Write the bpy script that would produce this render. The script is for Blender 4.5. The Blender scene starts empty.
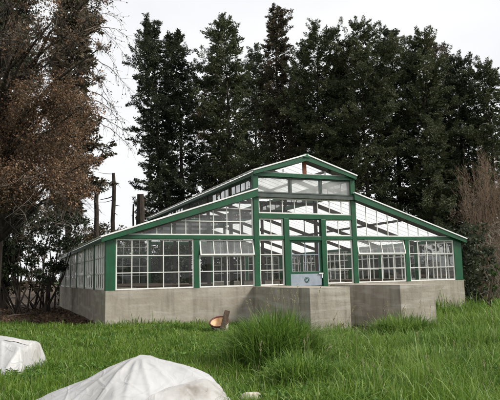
import bpy, math, random
import numpy as np
from mathutils import Vector, Matrix, noise

random.seed(7)
RNG = np.random.default_rng(11)
scene = bpy.context.scene
COL = scene.collection

# ------------------------------------------------------------------ camera
CAM_F, PITCH, ROLL, YAW = 567.2, .1324, -.0229, -.4054
CAM = Vector((-10.237, -18.515, 1.5))
fw = Vector((-math.sin(YAW) * math.cos(PITCH), math.cos(YAW) * math.cos(PITCH), math.sin(PITCH)))
rt0 = Vector((math.cos(YAW), math.sin(YAW), 0))
up0 = rt0.cross(fw)
rt = rt0 * math.cos(ROLL) + up0 * math.sin(ROLL)
up = -rt0 * math.sin(ROLL) + up0 * math.cos(ROLL)
cam_d = bpy.data.cameras.new('camera')
cam_d.sensor_width = 36
cam_d.lens = CAM_F / 500 * 36
cam_d.clip_end = 2000
cam = bpy.data.objects.new('camera', cam_d)
COL.objects.link(cam)
M = Matrix(((rt.x, up.x, -fw.x, CAM.x), (rt.y, up.y, -fw.y, CAM.y), (rt.z, up.z, -fw.z, CAM.z), (0, 0, 0, 1)))
cam.matrix_world = M
scene.camera = cam


def at(px, py, depth):
    """a world point at a given real distance from the place the photographer stood"""
    return CAM + (fw + rt * ((px - 250) / CAM_F) - up * ((py - 200) / CAM_F)) * depth


def sstep(a, b, x):
    t = np.clip((np.asarray(x, float) - a) / (b - a), 0, 1)
    return t * t * (3 - 2 * t)


# ------------------------------------------------------------------ ground height
def gz(x, y):
    x = np.asarray(x, float); y = np.asarray(y, float)
    z = -.26 * sstep(-7.2, -1.5, x) * sstep(60, 20, np.abs(y))
    z = z + .03 * np.sin(x * .9 + y * .4) * np.cos(y * .7 - x * .3) * sstep(0.2, 3, np.abs(x + 7.3) + np.abs(y))
    return z


def on_ground(px, py):
    lo, hi = 2.0, 200.0
    for _ in range(60):
        m = (lo + hi) / 2
        p = at(px, py, m)
        if p.z > float(gz(p.x, p.y)): lo = m
        else: hi = m
    p = at(px, py, hi)
    return Vector((p.x, p.y, float(gz(p.x, p.y))))


def dirt_mask(x, y):
    """1 where bare earth lies: under the big tree on the left, in the greenhouse, behind it, between the block walls"""
    x = np.asarray(x, float); y = np.asarray(y, float)
    n = .5 * np.sin(x * 1.7 + y * .9) + .4 * np.sin(x * .8 - y * 2.1 + 1)
    a = sstep(-.3, .9, (y - (-.1 + (-7.4 - x) * 1.15)) + n * .5) * sstep(-6.9, -7.3, x)
    b = sstep(-7.3, -7.2, x) * sstep(7.3, 7.2, x) * sstep(0, .1, y) * sstep(40, 17, y)
    c = sstep(.3, .8, y - 16 + n) * sstep(9, 7, x)
    d = sstep(-1.0, -.9, x) * sstep(1.1, 1.0, x) * sstep(-4.9, -4.2, y + .3 * n) * (y < 0.1)
    return np.maximum.reduce([a, b, c, d])


# ------------------------------------------------------------------ materials
def new_mat(name):
    m = bpy.data.materials.new(name); m.use_nodes = True
    nt = m.node_tree; nt.nodes.clear()
    out = nt.nodes.new('ShaderNodeOutputMaterial')
    return m, nt, out


def N(nt, typ, **kw):
    n = nt.nodes.new(typ)
    for k, v in kw.items():
        if hasattr(n, k): setattr(n, k, v)
    return n


def ramp(nt, stops):
    r = nt.nodes.new('ShaderNodeValToRGB')
    el = r.color_ramp.elements
    while len(el) < len(stops): el.new(.5)
    for e, (p, c) in zip(el, stops):
        e.position = p; e.color = (*c, 1)
    return r


def noise_mat(name, stops, scale=3, detail=6, rough=.8, bump=.0, bump_scale=40, stretch=(1, 1, 1), spec=.3, second=None, metallic=0):
    m, nt, out = new_mat(name)
    g = N(nt, 'ShaderNodeNewGeometry')
    mp = N(nt, 'ShaderNodeMapping'); mp.inputs['Scale'].default_value = stretch
    nt.links.new(g.outputs['Position'], mp.inputs[0])
    n = N(nt, 'ShaderNodeTexNoise'); n.inputs['Scale'].default_value = scale; n.inputs['Detail'].default_value = detail
    n.inputs['Roughness'].default_value = .62
    nt.links.new(mp.outputs[0], n.inputs['Vector'])
    r = ramp(nt, stops)
    nt.links.new(n.outputs['Fac'], r.inputs[0])
    b = N(nt, 'ShaderNodeBsdfPrincipled')
    b.inputs['Roughness'].default_value = rough
    b.inputs['Specular IOR Level'].default_value = spec
    b.inputs['Metallic'].default_value = metallic
    col = r.outputs[0]
    if second:
        sc, lo, hi, c2, st2 = second
        mp2 = N(nt, 'ShaderNodeMapping'); mp2.inputs['Scale'].default_value = st2; mp2.inputs['Location'].default_value = (3, 7, 1)
        nt.links.new(g.outputs['Position'], mp2.inputs[0])
        n2 = N(nt, 'ShaderNodeTexNoise'); n2.inputs['Scale'].default_value = sc; n2.inputs['Detail'].default_value = 5
        nt.links.new(mp2.outputs[0], n2.inputs['Vector'])
        r2 = ramp(nt, [(lo, (0, 0, 0)), (hi, (1, 1, 1))])
        nt.links.new(n2.outputs['Fac'], r2.inputs[0])
        mx = N(nt, 'ShaderNodeMixRGB'); mx.inputs[2].default_value = (*c2, 1)
        nt.links.new(r2.outputs[0], mx.inputs[0]); nt.links.new(col, mx.inputs[1])
        col = mx.outputs[0]
    nt.links.new(col, b.inputs['Base Color'])
    if bump:
        nb = N(nt, 'ShaderNodeTexNoise'); nb.inputs['Scale'].default_value = bump_scale; nb.inputs['Detail'].default_value = 4
        nt.links.new(mp.outputs[0], nb.inputs['Vector'])
        bm = N(nt, 'ShaderNodeBump'); bm.inputs['Strength'].default_value = bump; bm.inputs['Distance'].default_value = .02
        nt.links.new(nb.outputs['Fac'], bm.inputs['Height']); nt.links.new(bm.outputs[0], b.inputs['Normal'])
    nt.links.new(b.outputs[0], out.inputs[0])
    return m


def leaf_mat(name, cols, trans=.35, rough=.6, clump=.6, clump_scale=.6):
    """foliage: colour varies from leaf to leaf and slowly over the crown"""
    m, nt, out = new_mat(name)
    g = N(nt, 'ShaderNodeNewGeometry')
    n = N(nt, 'ShaderNodeTexNoise'); n.inputs['Scale'].default_value = clump_scale; n.inputs['Detail'].default_value = 3
    nt.links.new(g.outputs['Position'], n.inputs['Vector'])
    mr = N(nt, 'ShaderNodeMapRange'); mr.inputs[1].default_value = .3; mr.inputs[2].default_value = .7
    nt.links.new(n.outputs['Fac'], mr.inputs[0])
    mx = N(nt, 'ShaderNodeMix'); mx.inputs[0].default_value = clump
    nt.links.new(g.outputs['Random Per Island'], mx.inputs[2]); nt.links.new(mr.outputs[0], mx.inputs[3])
    r = ramp(nt, [(i / (len(cols) - 1), c) for i, c in enumerate(cols)])
    nt.links.new(mx.outputs[0], r.inputs[0])
    b = N(nt, 'ShaderNodeBsdfPrincipled'); b.inputs['Roughness'].default_value = rough
    b.inputs['Specular IOR Level'].default_value = .25
    nt.links.new(r.outputs[0], b.inputs['Base Color'])
    t = N(nt, 'ShaderNodeBsdfTranslucent'); nt.links.new(r.outputs[0], t.inputs[0])
    ms = N(nt, 'ShaderNodeMixShader'); ms.inputs[0].default_value = trans
    nt.links.new(b.outputs[0], ms.inputs[1]); nt.links.new(t.outputs[0], ms.inputs[2])
    nt.links.new(ms.outputs[0], out.inputs[0])
    return m


def glass_mat(name, dirt=.06, dirt_col=(.5, .5, .48), tint=(.93, .95, .94), refl=1.0, vary=0):
    """thin pane: see-through, a sharp reflection by angle, and a film of dust or of painted-in sky grey"""
    m, nt, out = new_mat(name)
    tr = N(nt, 'ShaderNodeBsdfTransparent'); tr.inputs[0].default_value = (*tint, 1)
    gl = N(nt, 'ShaderNodeBsdfGlossy'); gl.inputs['Roughness'].default_value = .015
    lw = N(nt, 'ShaderNodeFresnel'); lw.inputs['IOR'].default_value = 1.6
    mul = N(nt, 'ShaderNodeMath', operation='MULTIPLY'); mul.inputs[1].default_value = refl
    nt.links.new(lw.outputs[0], mul.inputs[0])
    g = N(nt, 'ShaderNodeNewGeometry')
    nz = N(nt, 'ShaderNodeTexNoise'); nz.inputs['Scale'].default_value = 1.3; nz.inputs['Detail'].default_value = 2
    nt.links.new(g.outputs['Position'], nz.inputs['Vector'])
    bp = N(nt, 'ShaderNodeBump'); bp.inputs['Strength'].default_value = .25; bp.inputs['Distance'].default_value = .02
    nt.links.new(nz.outputs['Fac'], bp.inputs['Height']); nt.links.new(bp.outputs[0], gl.inputs['Normal'])
    m1 = N(nt, 'ShaderNodeMixShader')
    nt.links.new(mul.outputs[0], m1.inputs[0]); nt.links.new(tr.outputs[0], m1.inputs[1]); nt.links.new(gl.outputs[0], m1.inputs[2])
    df = N(nt, 'ShaderNodeBsdfDiffuse'); df.inputs[0].default_value = (*dirt_col, 1)
    tl = N(nt, 'ShaderNodeBsdfTranslucent'); tl.inputs[0].default_value = (*dirt_col, 1)
    md = N(nt, 'ShaderNodeMixShader'); md.inputs[0].default_value = .5
    nt.links.new(df.outputs[0], md.inputs[1]); nt.links.new(tl.outputs[0], md.inputs[2])
    n2 = N(nt, 'ShaderNodeTexNoise'); n2.inputs['Scale'].default_value = 2.2; n2.inputs['Detail'].default_value = 6
    nt.links.new(g.outputs['Position'], n2.inputs['Vector'])
    r = ramp(nt, [(.3, (dirt * (1 - vary),) * 3), (.7, (min(1, dirt * (1 + vary)),) * 3)])
    nt.links.new(n2.outputs['Fac'], r.inputs[0])
    m2 = N(nt, 'ShaderNodeMixShader')
    nt.links.new(r.outputs[0], m2.inputs[0]); nt.links.new(m1.outputs[0], m2.inputs[1]); nt.links.new(md.outputs[0], m2.inputs[2])
    nt.links.new(m2.outputs[0], out.inputs[0])
    return m


def roof_mat(name):
    """whitewashed roof glass: mostly translucent"""
    m, nt, out = new_mat(name)
    g = N(nt, 'ShaderNodeNewGeometry')
    n = N(nt, 'ShaderNodeTexNoise'); n.inputs['Scale'].default_value = .9; n.inputs['Detail'].default_value = 5
    nt.links.new(g.outputs['Position'], n.inputs['Vector'])
    r = ramp(nt, [(.3, (.84, .86, .86)), (.7, (.95, .95, .95))])
    nt.links.new(n.outputs['Fac'], r.inputs[0])
    tl = N(nt, 'ShaderNodeBsdfTranslucent'); nt.links.new(r.outputs[0], tl.inputs[0])
    df = N(nt, 'ShaderNodeBsdfDiffuse'); nt.links.new(r.outputs[0], df.inputs[0])
    tr = N(nt, 'ShaderNodeBsdfTransparent')
    a = N(nt, 'ShaderNodeMixShader'); a.inputs[0].default_value = .1
    nt.links.new(tl.outputs[0], a.inputs[1]); nt.links.new(df.outputs[0], a.inputs[2])
    b = N(nt, 'ShaderNodeMixShader'); b.inputs[0].default_value = .1
    nt.links.new(a.outputs[0], b.inputs[1]); nt.links.new(tr.outputs[0], b.inputs[2])
    nt.links.new(b.outputs[0], out.inputs[0])
    return m


MAT = {}
MAT['green'] = noise_mat('green_paint', [(.25, (.004, .055, .022)), (.6, (.007, .085, .034)), (.8, (.014, .115, .05))], 2.5, 6, .38, .15, 30, spec=.5,
                         second=(4, .54, .74, (.022, .05, .03), (2.2, 2.2, .45)))
MAT['white'] = noise_mat('white_paint', [(.25, (.62, .61, .57)), (.7, (.82, .82, .79))], 4, 6, .5, .1, 40,
                         second=(9, .66, .8, (.38, .36, .3), (1, 1, .5)))
MAT['white_metal'] = noise_mat('white_flashing', [(.3, (.72, .73, .72)), (.7, (.86, .86, .85))], 3, 5, .45)
MAT['dark_wood'] = noise_mat('dark_timber', [(.3, (.022, .018, .014)), (.7, (.06, .048, .038))], 5, 6, .8, .2, 30)
MAT['grey_ledge'] = noise_mat('grey_ledge_paint', [(.3, (.05, .065, .06)), (.7, (.1, .115, .105))], 4, 6, .7)
MAT['brown_post'] = noise_mat('reddish_brown_timber', [(.3, (.14, .05, .03)), (.7, (.26, .11, .07))], 6, 6, .8, .2, 30, (1, 1, .3))
MAT['brown_board'] = noise_mat('brown_boards', [(.3, (.05, .033, .024)), (.7, (.13, .085, .06))], 6, 6, .85, .2, 30)
MAT['door_panel'] = noise_mat('blue_grey_panel', [(.3, (.23, .27, .32)), (.7, (.34, .38, .43))], 4, 6, .55)
MAT['emblem'] = noise_mat('dark_green_emblem', [(.3, (.01, .05, .04)), (.7, (.02, .09, .07))], 4, 3, .5)
MAT['glass'] = glass_mat('window_glass', .025, vary=.9, tint=(.86, .88, .87), refl=.62)
MAT['sky_grey_glass'] = glass_mat('sky_grey_glass', .34, (.52, .54, .54), vary=.35)  # grey film painted in for sky reflected on open vents and rear side panes
MAT['hazy_glass'] = glass_mat('hazy_glass', .2, (.5, .52, .52), (.8, .82, .82), .8, vary=.7)
MAT['grimy_glass'] = glass_mat('grimy_glass', .42, (.16, .165, .155), (.7, .72, .7), vary=.4)
MAT['frosted'] = glass_mat('clouded_glass', .62, (.66, .67, .65), vary=.25)
MAT['roof'] = roof_mat('whitewashed_roof_glass')


def concrete_mat(name, c0, c1, blocks=0.0):
    m, nt, out = new_mat(name)
    g = N(nt, 'ShaderNodeNewGeometry')
    n = N(nt, 'ShaderNodeTexNoise'); n.inputs['Scale'].default_value = 1.6; n.inputs['Detail'].default_value = 9; n.inputs['Roughness'].default_value = .65
    nt.links.new(g.outputs['Position'], n.inputs['Vector'])
    r = ramp(nt, [(.25, c0), (.5, tuple((a + b) / 2 for a, b in zip(c0, c1))), (.75, c1)])
    nt.links.new(n.outputs['Fac'], r.inputs[0])
    # water streaks running down
    mp = N(nt, 'ShaderNodeMapping'); mp.inputs['Scale'].default_value = (3.2, 3.2, .35)
    nt.links.new(g.outputs['Position'], mp.inputs[0])
    n2 = N(nt, 'ShaderNodeTexNoise'); n2.inputs['Scale'].default_value = 1.6; n2.inputs['Detail'].default_value = 6
    nt.links.new(mp.outputs[0], n2.inputs['Vector'])
    r2 = ramp(nt, [(.48, (0, 0, 0)), (.75, (.6, .6, .6))])
    nt.links.new(n2.outputs['Fac'], r2.inputs[0])
    mx = N(nt, 'ShaderNodeMixRGB'); mx.inputs[2].default_value = (.14, .128, .105, 1)
    nt.links.new(r2.outputs[0], mx.inputs[0]); nt.links.new(r.outputs[0], mx.inputs[1])
    # pale render patches and horizontal lift lines
    mp3 = N(nt, 'ShaderNodeMapping'); mp3.inputs['Scale'].default_value = (.5, .5, 3.2); mp3.inputs['Location'].default_value = (5, 2, 9)
    nt.links.new(g.outputs['Position'], mp3.inputs[0])
    n3 = N(nt, 'ShaderNodeTexNoise'); n3.inputs['Scale'].default_value = 1.5; n3.inputs['Detail'].default_value = 7
    nt.links.new(mp3.outputs[0], n3.inputs['Vector'])
    r3 = ramp(nt, [(.5, (0, 0, 0)), (.7, (.6, .6, .6))])
    nt.links.new(n3.outputs['Fac'], r3.inputs[0])
    mx2 = N(nt, 'ShaderNodeMixRGB'); mx2.inputs[2].default_value = (.50, .475, .43, 1)
    nt.links.new(r3.outputs[0], mx2.inputs[0]); nt.links.new(mx.outputs[0], mx2.inputs[1])
    b = N(nt, 'ShaderNodeBsdfPrincipled'); b.inputs['Roughness'].default_value = .93; b.inputs['Specular IOR Level'].default_value = .15
    nt.links.new(mx2.outputs[0], b.inputs['Base Color'])
    nb = N(nt, 'ShaderNodeTexNoise'); nb.inputs['Scale'].default_value = 14; nb.inputs['Detail'].default_value = 8
    nt.links.new(g.outputs['Position'], nb.inputs['Vector'])
    bm = N(nt, 'ShaderNodeBump'); bm.inputs['Strength'].default_value = .35; bm.inputs['Distance'].default_value = .02
    nt.links.new(nb.outputs['Fac'], bm.inputs['Height'])
    nrm = bm.outputs[0]
    if blocks:
        # block courses: dented joints every 0.2 m in height and 0.4 m along
        sx = N(nt, 'ShaderNodeSeparateXYZ'); nt.links.new(g.outputs['Position'], sx.inputs[0])
        ad = N(nt, 'ShaderNodeMath', operation='ADD'); nt.links.new(sx.outputs[0], ad.inputs[0]); nt.links.new(sx.outputs[1], ad.inputs[1])
        cb = N(nt, 'ShaderNodeCombineXYZ'); nt.links.new(ad.outputs[0], cb.inputs[0]); nt.links.new(sx.outputs[2], cb.inputs[1])
        br = N(nt, 'ShaderNodeTexBrick'); br.inputs['Scale'].default_value = 1; br.inputs['Brick Width'].default_value = .42
        br.inputs['Row Height'].default_value = .215; br.inputs['Mortar Size'].default_value = .012; br.inputs['Mortar Smooth'].default_value = .6
        br.inputs['Color1'].default_value = (1, 1, 1, 1); br.inputs['Color2'].default_value = (.8, .8, .8, 1); br.inputs['Mortar'].default_value = (0, 0, 0, 1)
        nt.links.new(cb.outputs[0], br.inputs['Vector'])
        b2 = N(nt, 'ShaderNodeBump'); b2.inputs['Strength'].default_value = blocks; b2.inputs['Distance'].default_value = .012
        nt.links.new(br.outputs['Color'], b2.inputs['Height']); nt.links.new(nrm, b2.inputs['Normal'])
        nrm = b2.outputs[0]
        mm = N(nt, 'ShaderNodeMixRGB', blend_type='MULTIPLY'); mm.inputs[0].default_value = .05
        nt.links.new(mx2.outputs[0], mm.inputs[1]); nt.links.new(br.outputs['Color'], mm.inputs[2])
        nt.links.new(mm.outputs[0], b.inputs['Base Color'])
    nt.links.new(nrm, b.inputs['Normal'])
    nt.links.new(b.outputs[0], out.inputs[0])
    return m


MAT['concrete'] = concrete_mat('rendered_concrete', (.25, .22, .178), (.42, .38, .315), 0)
MAT['block'] = concrete_mat('block_wall', (.24, .212, .172), (.41, .372, .31), .2)
MAT['bark'] = noise_mat('dark_bark', [(.3, (.022, .018, .014)), (.7, (.075, .06, .048))], 9, 6, .95, .5, 20, (1, 1, .25))
MAT['grey_bark'] = noise_mat('grey_bark', [(.3, (.07, .06, .05)), (.7, (.2, .175, .15))], 9, 6, .95, .4, 20, (1, 1, .3))
MAT['red_stem'] = noise_mat('reddish_stem', [(.3, (.13, .088, .06)), (.7, (.30, .215, .15))], 6, 4, .9)
MAT['pale_stem'] = noise_mat('pale_stem', [(.3, (.12, .095, .07)), (.7, (.33, .29, .23))], 6, 4, .9)
MAT['twig'] = noise_mat('twig', [(.3, (.06, .045, .034)), (.7, (.16, .125, .095))], 6, 4, .9)
MAT['conifer_a'] = leaf_mat('conifer_green', [(.020, .027, .014), (.050, .062, .030), (.095, .108, .052), (.17, .165, .09)], .2)
MAT['conifer_b'] = leaf_mat('conifer_dark', [(.014, .020, .012), (.032, .043, .024), (.060, .074, .041), (.11, .115, .066)], .2)
MAT['conifer_c'] = leaf_mat('conifer_brownish', [(.026, .024, .014), (.058, .052, .030), (.10, .085, .052), (.18, .135, .09)], .2)
MAT['rust'] = leaf_mat('withered_leaves', [(.06, .04, .028), (.16, .098, .058), (.30, .185, .11), (.48, .345, .235)], .3, .7, .35, .8)
MAT['dull_leaf'] = leaf_mat('dull_brown_leaves', [(.045, .037, .028), (.11, .085, .062), (.22, .165, .115)], .25, .7, .4)
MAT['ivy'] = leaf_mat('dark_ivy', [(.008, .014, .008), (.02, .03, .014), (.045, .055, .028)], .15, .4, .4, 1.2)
MAT['young_leaf'] = leaf_mat('young_leaf', [(.03, .06, .012), (.06, .12, .025)], .3)
MAT['grass'] = leaf_mat('grass_blade', [(.034, .084, .009), (.09, .175, .019), (.175, .28, .036), (.34, .42, .10)], .42, .42, .45, .7)
MAT['grass_tall'] = leaf_mat('tall_grass_blade', [(.036, .085, .012), (.09, .175, .026), (.19, .30, .06), (.38, .46, .17)], .42, .4, .35, .9)
MAT['weed'] = leaf_mat('weed_leaf', [(.045, .11, .02), (.10, .20, .04), (.19, .30, .075)], .35, .45, .3)
MAT['straw'] = leaf_mat('straw', [(.22, .2, .11), (.42, .38, .24)], .3)
MAT['litter'] = leaf_mat('fallen_leaves', [(.03, .02, .013), (.09, .055, .032), (.2, .13, .08)], .1, .8, .2)
MAT['log'] = noise_mat('weathered_wood', [(.3, (.16, .14, .115)), (.7, (.36, .32, .27))], 6, 6, .9, .4, 20, (1, 1, 1))
MAT['plank'] = noise_mat('dark_board', [(.3, (.035, .024, .017)), (.7, (.11, .075, .052))], 12, 6, .85, .3, 30, (1, 1, .2))
MAT['tub_out'] = noise_mat('tub_plastic', [(.3, (.45, .40, .36)), (.7, (.74, .68, .62))], 9, 5, .5, second=(8, .5, .6, (.12, .07, .05), (1, 1, 1)))
MAT['tub_in'] = noise_mat('tub_inside', [(.3, (.62, .38, .2)), (.7, (.80, .62, .42))], 7, 5, .5, second=(9, .58, .7, (.55, .25, .18), (1, 1, 1)))
MAT['tub_rim'] = noise_mat('tub_rim', [(.3, (.04, .014, .01)), (.7, (.15, .04, .03))], 14, 4, .5)
MAT['stone'] = noise_mat('pale_stone', [(.3, (.30, .27, .21)), (.7, (.52, .48, .40))], 9, 6, .9, .4, 20)
MAT['paper'] = noise_mat('white_scrap', [(.3, (.6, .6, .58)), (.7, (.8, .8, .78))], 5, 4, .7)


def sheet_mat(name, dirty):
    """woven white plastic: fine weave, soft crumples, some earth on it"""
    m, nt, out = new_mat(name)
    g = N(nt, 'ShaderNodeNewGeometry')
    n = N(nt, 'ShaderNodeTexNoise'); n.inputs['Scale'].default_value = 2.2; n.inputs['Detail'].default_value = 7
    nt.links.new(g.outputs['Position'], n.inputs['Vector'])
    if dirty:
        r = ramp(nt, [(.30, (.22, .195, .165)), (.42, (.42, .405, .385)), (.55, (.51, .505, .495))])
    else:
        r = ramp(nt, [(.28, (.40, .395, .385)), (.5, (.48, .478, .475)), (.8, (.54, .538, .535))])
    nt.links.new(n.outputs['Fac'], r.inputs[0])
    b = N(nt, 'ShaderNodeBsdfPrincipled'); b.inputs['Roughness'].default_value = .42; b.inputs['Specular IOR Level'].default_value = .35
    nt.links.new(r.outputs[0], b.inputs['Base Color'])
    # thin sharp crease lines: where two noise fields cross their middle value
    h = None
    for sc_, wd_, am_ in ((1.7, .030, 1.0), (3.6, .045, .6), (8.0, .07, .25)):
        n2 = N(nt, 'ShaderNodeTexNoise'); n2.inputs['Scale'].default_value = sc_; n2.inputs['Detail'].default_value = .5
        mpn = N(nt, 'ShaderNodeMapping'); mpn.inputs['Location'].default_value = (sc_ * 3, 1, 2)
        nt.links.new(g.outputs['Position'], mpn.inputs[0]); nt.links.new(mpn.outputs[0], n2.inputs['Vector'])
        sb = N(nt, 'ShaderNodeMath', operation='SUBTRACT'); sb.inputs[1].default_value = .5
        nt.links.new(n2.outputs['Fac'], sb.inputs[0])
        ab = N(nt, 'ShaderNodeMath', operation='ABSOLUTE'); nt.links.new(sb.outputs[0], ab.inputs[0])
        mr = N(nt, 'ShaderNodeMapRange'); mr.inputs[1].default_value = 0; mr.inputs[2].default_value = wd_
        mr.inputs[3].default_value = am_; mr.inputs[4].default_value = 0
        nt.links.new(ab.outputs[0], mr.inputs[0])
        if h is None: h = mr.outputs[0]
        else:
            ad = N(nt, 'ShaderNodeMath', operation='ADD'); nt.links.new(h, ad.inputs[0]); nt.links.new(mr.outputs[0], ad.inputs[1]); h = ad.outputs[0]
    bm = N(nt, 'ShaderNodeBump'); bm.inputs['Strength'].default_value = .3; bm.inputs['Distance'].default_value = .02
    nt.links.new(h, bm.inputs['Height']); nt.links.new(bm.outputs[0], b.inputs['Normal'])
    t = N(nt, 'ShaderNodeBsdfTranslucent'); nt.links.new(r.outputs[0], t.inputs[0])
    ms = N(nt, 'ShaderNodeMixShader'); ms.inputs[0].default_value = .12
    nt.links.new(b.outputs[0], ms.inputs[1]); nt.links.new(t.outputs[0], ms.inputs[2])
    nt.links.new(ms.outputs[0], out.inputs[0])
    return m


MAT['sheet'] = sheet_mat('white_woven_plastic', False)
MAT['sheet_dirty'] = sheet_mat('soiled_woven_plastic', True)


# ------------------------------------------------------------------ building blocks
class MB:
    def __init__(self):
        self.v, self.f = [], []

    def quadbox(self, P):
        b = len(self.v); self.v += [tuple(p) for p in P]
        for q in ((0, 3, 2, 1), (4, 5, 6, 7), (0, 1, 5, 4), (1, 2, 6, 5), (2, 3, 7, 6), (3, 0, 4, 7)):
            self.f.append(tuple(b + i for i in q))
        return self

    def box(self, x0, x1, y0, y1, z0, z1):
        return self.quadbox([(x0, y0, z0), (x1, y0, z0), (x1, y1, z0), (x0, y1, z0), (x0, y0, z1), (x1, y0, z1), (x1, y1, z1), (x0, y1, z1)])

    def fbox(self, F, u0, u1, v0, v1, w0, w1):
        """box in a frame (O, U along, V up, W out)"""
        O, U, V, W = F
        g = lambda u, v, w: O + U * u + V * v + W * w
        return self.quadbox([g(u0, v0, w0), g(u1, v0, w0), g(u1, v0, w1), g(u0, v0, w1), g(u0, v1, w0), g(u1, v1, w0), g(u1, v1, w1), g(u0, v1, w1)])

    def prism(self, poly, F, w0, w1):
        """polygon in (u, v) given thickness along W"""
        O, U, V, W = F
        b = len(self.v); n = len(poly)
        for w in (w0, w1):
            self.v += [tuple(O + U * u + V * v + W * w) for u, v in poly]
        self.f.append(tuple(b + i for i in range(n))); self.f.append(tuple(b + n + i for i in reversed(range(n))))
        for i in range(n):
            j = (i + 1) % n
            self.f.append((b + i, b + n + i, b + n + j, b + j))
        return self

    def bar(self, a, b_, w, h, upv=(0, 0, 1)):
        a, b_ = Vector(a), Vector(b_); d = (b_ - a).normalized()
        s = d.cross(Vector(upv)).normalized(); t = s.cross(d)
        P = []
        for e in (a, b_):
            P += [e - s * w / 2 - t * h / 2, e + s * w / 2 - t * h / 2, e + s * w / 2 + t * h / 2, e - s * w / 2 + t * h / 2]
        return self.quadbox(P)

    def face(self, pts):
        b = len(self.v); self.v += [tuple(p) for p in pts]; self.f.append(tuple(range(b, b + len(pts)))); return self

    def tube(self, pts, rad, n=6):
        pts = [Vector(p) for p in pts]
        b = len(self.v)
        for i, p in enumerate(pts):
            d = (pts[min(i + 1, len(pts) - 1)] - pts[max(i - 1, 0)])
            d = d.normalized() if d.length > 1e-9 else Vector((0, 0, 1))
            s = d.cross(Vector((.31, .17, .93)))
            s = s.normalized() if s.length > 1e-4 else Vector((1, 0, 0))
            t = s.cross(d); r = rad[i] if hasattr(rad, '__len__') else rad
            for k in range(n):
                a = 2 * math.pi * k / n
                self.v.append(tuple(p + s * (math.cos(a) * r) + t * (math.sin(a) * r)))
        for i in range(len(pts) - 1):
            for k in range(n):
                k2 = (k + 1) % n
                self.f.append((b + i * n + k, b + i * n + k2, b + (i + 1) * n + k2, b + (i + 1) * n + k))
        self.f.append(tuple(b + k for k in reversed(range(n))))
        self.f.append(tuple(b + (len(pts) - 1) * n + k for k in range(n)))
        return self

    def lathe(self, prof, n=28):
        b = len(self.v)
        for r, z in prof:
            for k in range(n):
                a = 2 * math.pi * k / n
                self.v.append((r * math.cos(a), r * math.sin(a), z))
        for i in range(len(prof) - 1):
            for k in range(n):
                k2 = (k + 1) % n
                self.f.append((b + i * n + k, b + i * n + k2, b + (i + 1) * n + k2, b + (i + 1) * n + k))
        return self

    def build(self, name, mat, parent=None, smooth=False, bevel=0):
        me = bpy.data.meshes.new(name); me.from_pydata(self.v, [], self.f); me.update()
        me.materials.append(MAT[mat] if isinstance(mat, str) else mat)
        if smooth: me.polygons.foreach_set('use_smooth', [True] * len(me.polygons))
        o = bpy.data.objects.new(name, me); COL.objects.link(o)
        if parent: attach(o, parent)
        if bevel:
            m = o.modifiers.new('edge', 'BEVEL'); m.width = bevel; m.segments = 2; m.limit_method = 'ANGLE'
        return o


def attach(o, parent):
    """children carry world coordinates: an Empty's own place is undone, a mesh part already sits at the origin"""
    o.parent = parent
    if parent.type == 'EMPTY': o.matrix_parent_inverse = Matrix.Translation(parent.location).inverted()


def thing(name, label, cat, loc, group=None):
    o = bpy.data.objects.new(name, None); COL.objects.link(o); o.location = loc
    o.empty_display_size = .3
    return tag(o, label, cat, group)


def tag(o, label, cat, group=None, kind=None):
    if label: o['label'] = label
    if cat: o['category'] = cat
    if group: o['group'] = group
    if kind: o['kind'] = kind
    return o


def quads_mesh(name, V, mat, parent=None):
    """V (n,4,3): n separate quads"""
    n = len(V)
    me = bpy.data.meshes.new(name)
    me.vertices.add(n * 4); me.vertices.foreach_set('co', V.reshape(-1).astype(np.float32))
    me.loops.add(n * 4); me.loops.foreach_set('vertex_index', np.arange(n * 4, dtype=np.int32))
    me.polygons.add(n); me.polygons.foreach_set('loop_start', np.arange(0, n * 4, 4, dtype=np.int32))
    me.update(calc_edges=True)
    me.materials.append(MAT[mat] if isinstance(mat, str) else mat)
    o = bpy.data.objects.new(name, me); COL.objects.link(o)
    if parent: attach(o, parent)
    return o


def leaves(P, D, L, Wd, rng, droop=0.0):
    """diamond-shaped leaf faces at P, pointing along D, length L, width Wd"""
    n = len(P)
    D = D / (np.linalg.norm(D, axis=1, keepdims=True) + 1e-9)
    R = rng.normal(size=(n, 3)); S = np.cross(D, R); S /= np.linalg.norm(S, axis=1, keepdims=True) + 1e-9
    Nn = np.cross(S, D)
    L = L[:, None]; Wd = Wd[:, None]
    V = np.empty((n, 4, 3))
    V[:, 0] = P
    V[:, 1] = P + D * L * .45 + S * Wd * .5 + Nn * L * .08
    V[:, 2] = P + D * L
    V[:, 3] = P + D * L * .45 - S * Wd * .5 + Nn * L * .08
    return V


def blades(P, H, W, rng, lean=.5, az=None):
    """grass blades: three-segment strips that bend over; returns verts (n,8,3)"""
    n = len(P)
    if az is None: az = rng.uniform(0, 2 * np.pi, n)
    dirv = np.stack([np.cos(az), np.sin(az), np.zeros(n)], 1)
    side = np.stack([-np.sin(az), np.cos(az), np.zeros(n)], 1)
    tw = rng.uniform(-.9, .9, n)[:, None]
    side = side * np.cos(tw) + dirv * np.sin(tw)
    le = (rng.random(n) ** 1.2 * lean + .08)[:, None]
    V = np.empty((n, 8, 3))
    H = H[:, None]; W = W[:, None]
    for i, (t, ww) in enumerate(((0, .8), (.38, 1), (.74, .7), (1, .06))):
        c = P + dirv * H * le * t ** 2.0 + np.array([0, 0, 1]) * H * (t - .42 * le * t ** 2.6)
        V[:, 2 * i] = c - side * W * ww * .5
        V[:, 2 * i + 1] = c + side * W * ww * .5
    return V


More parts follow.
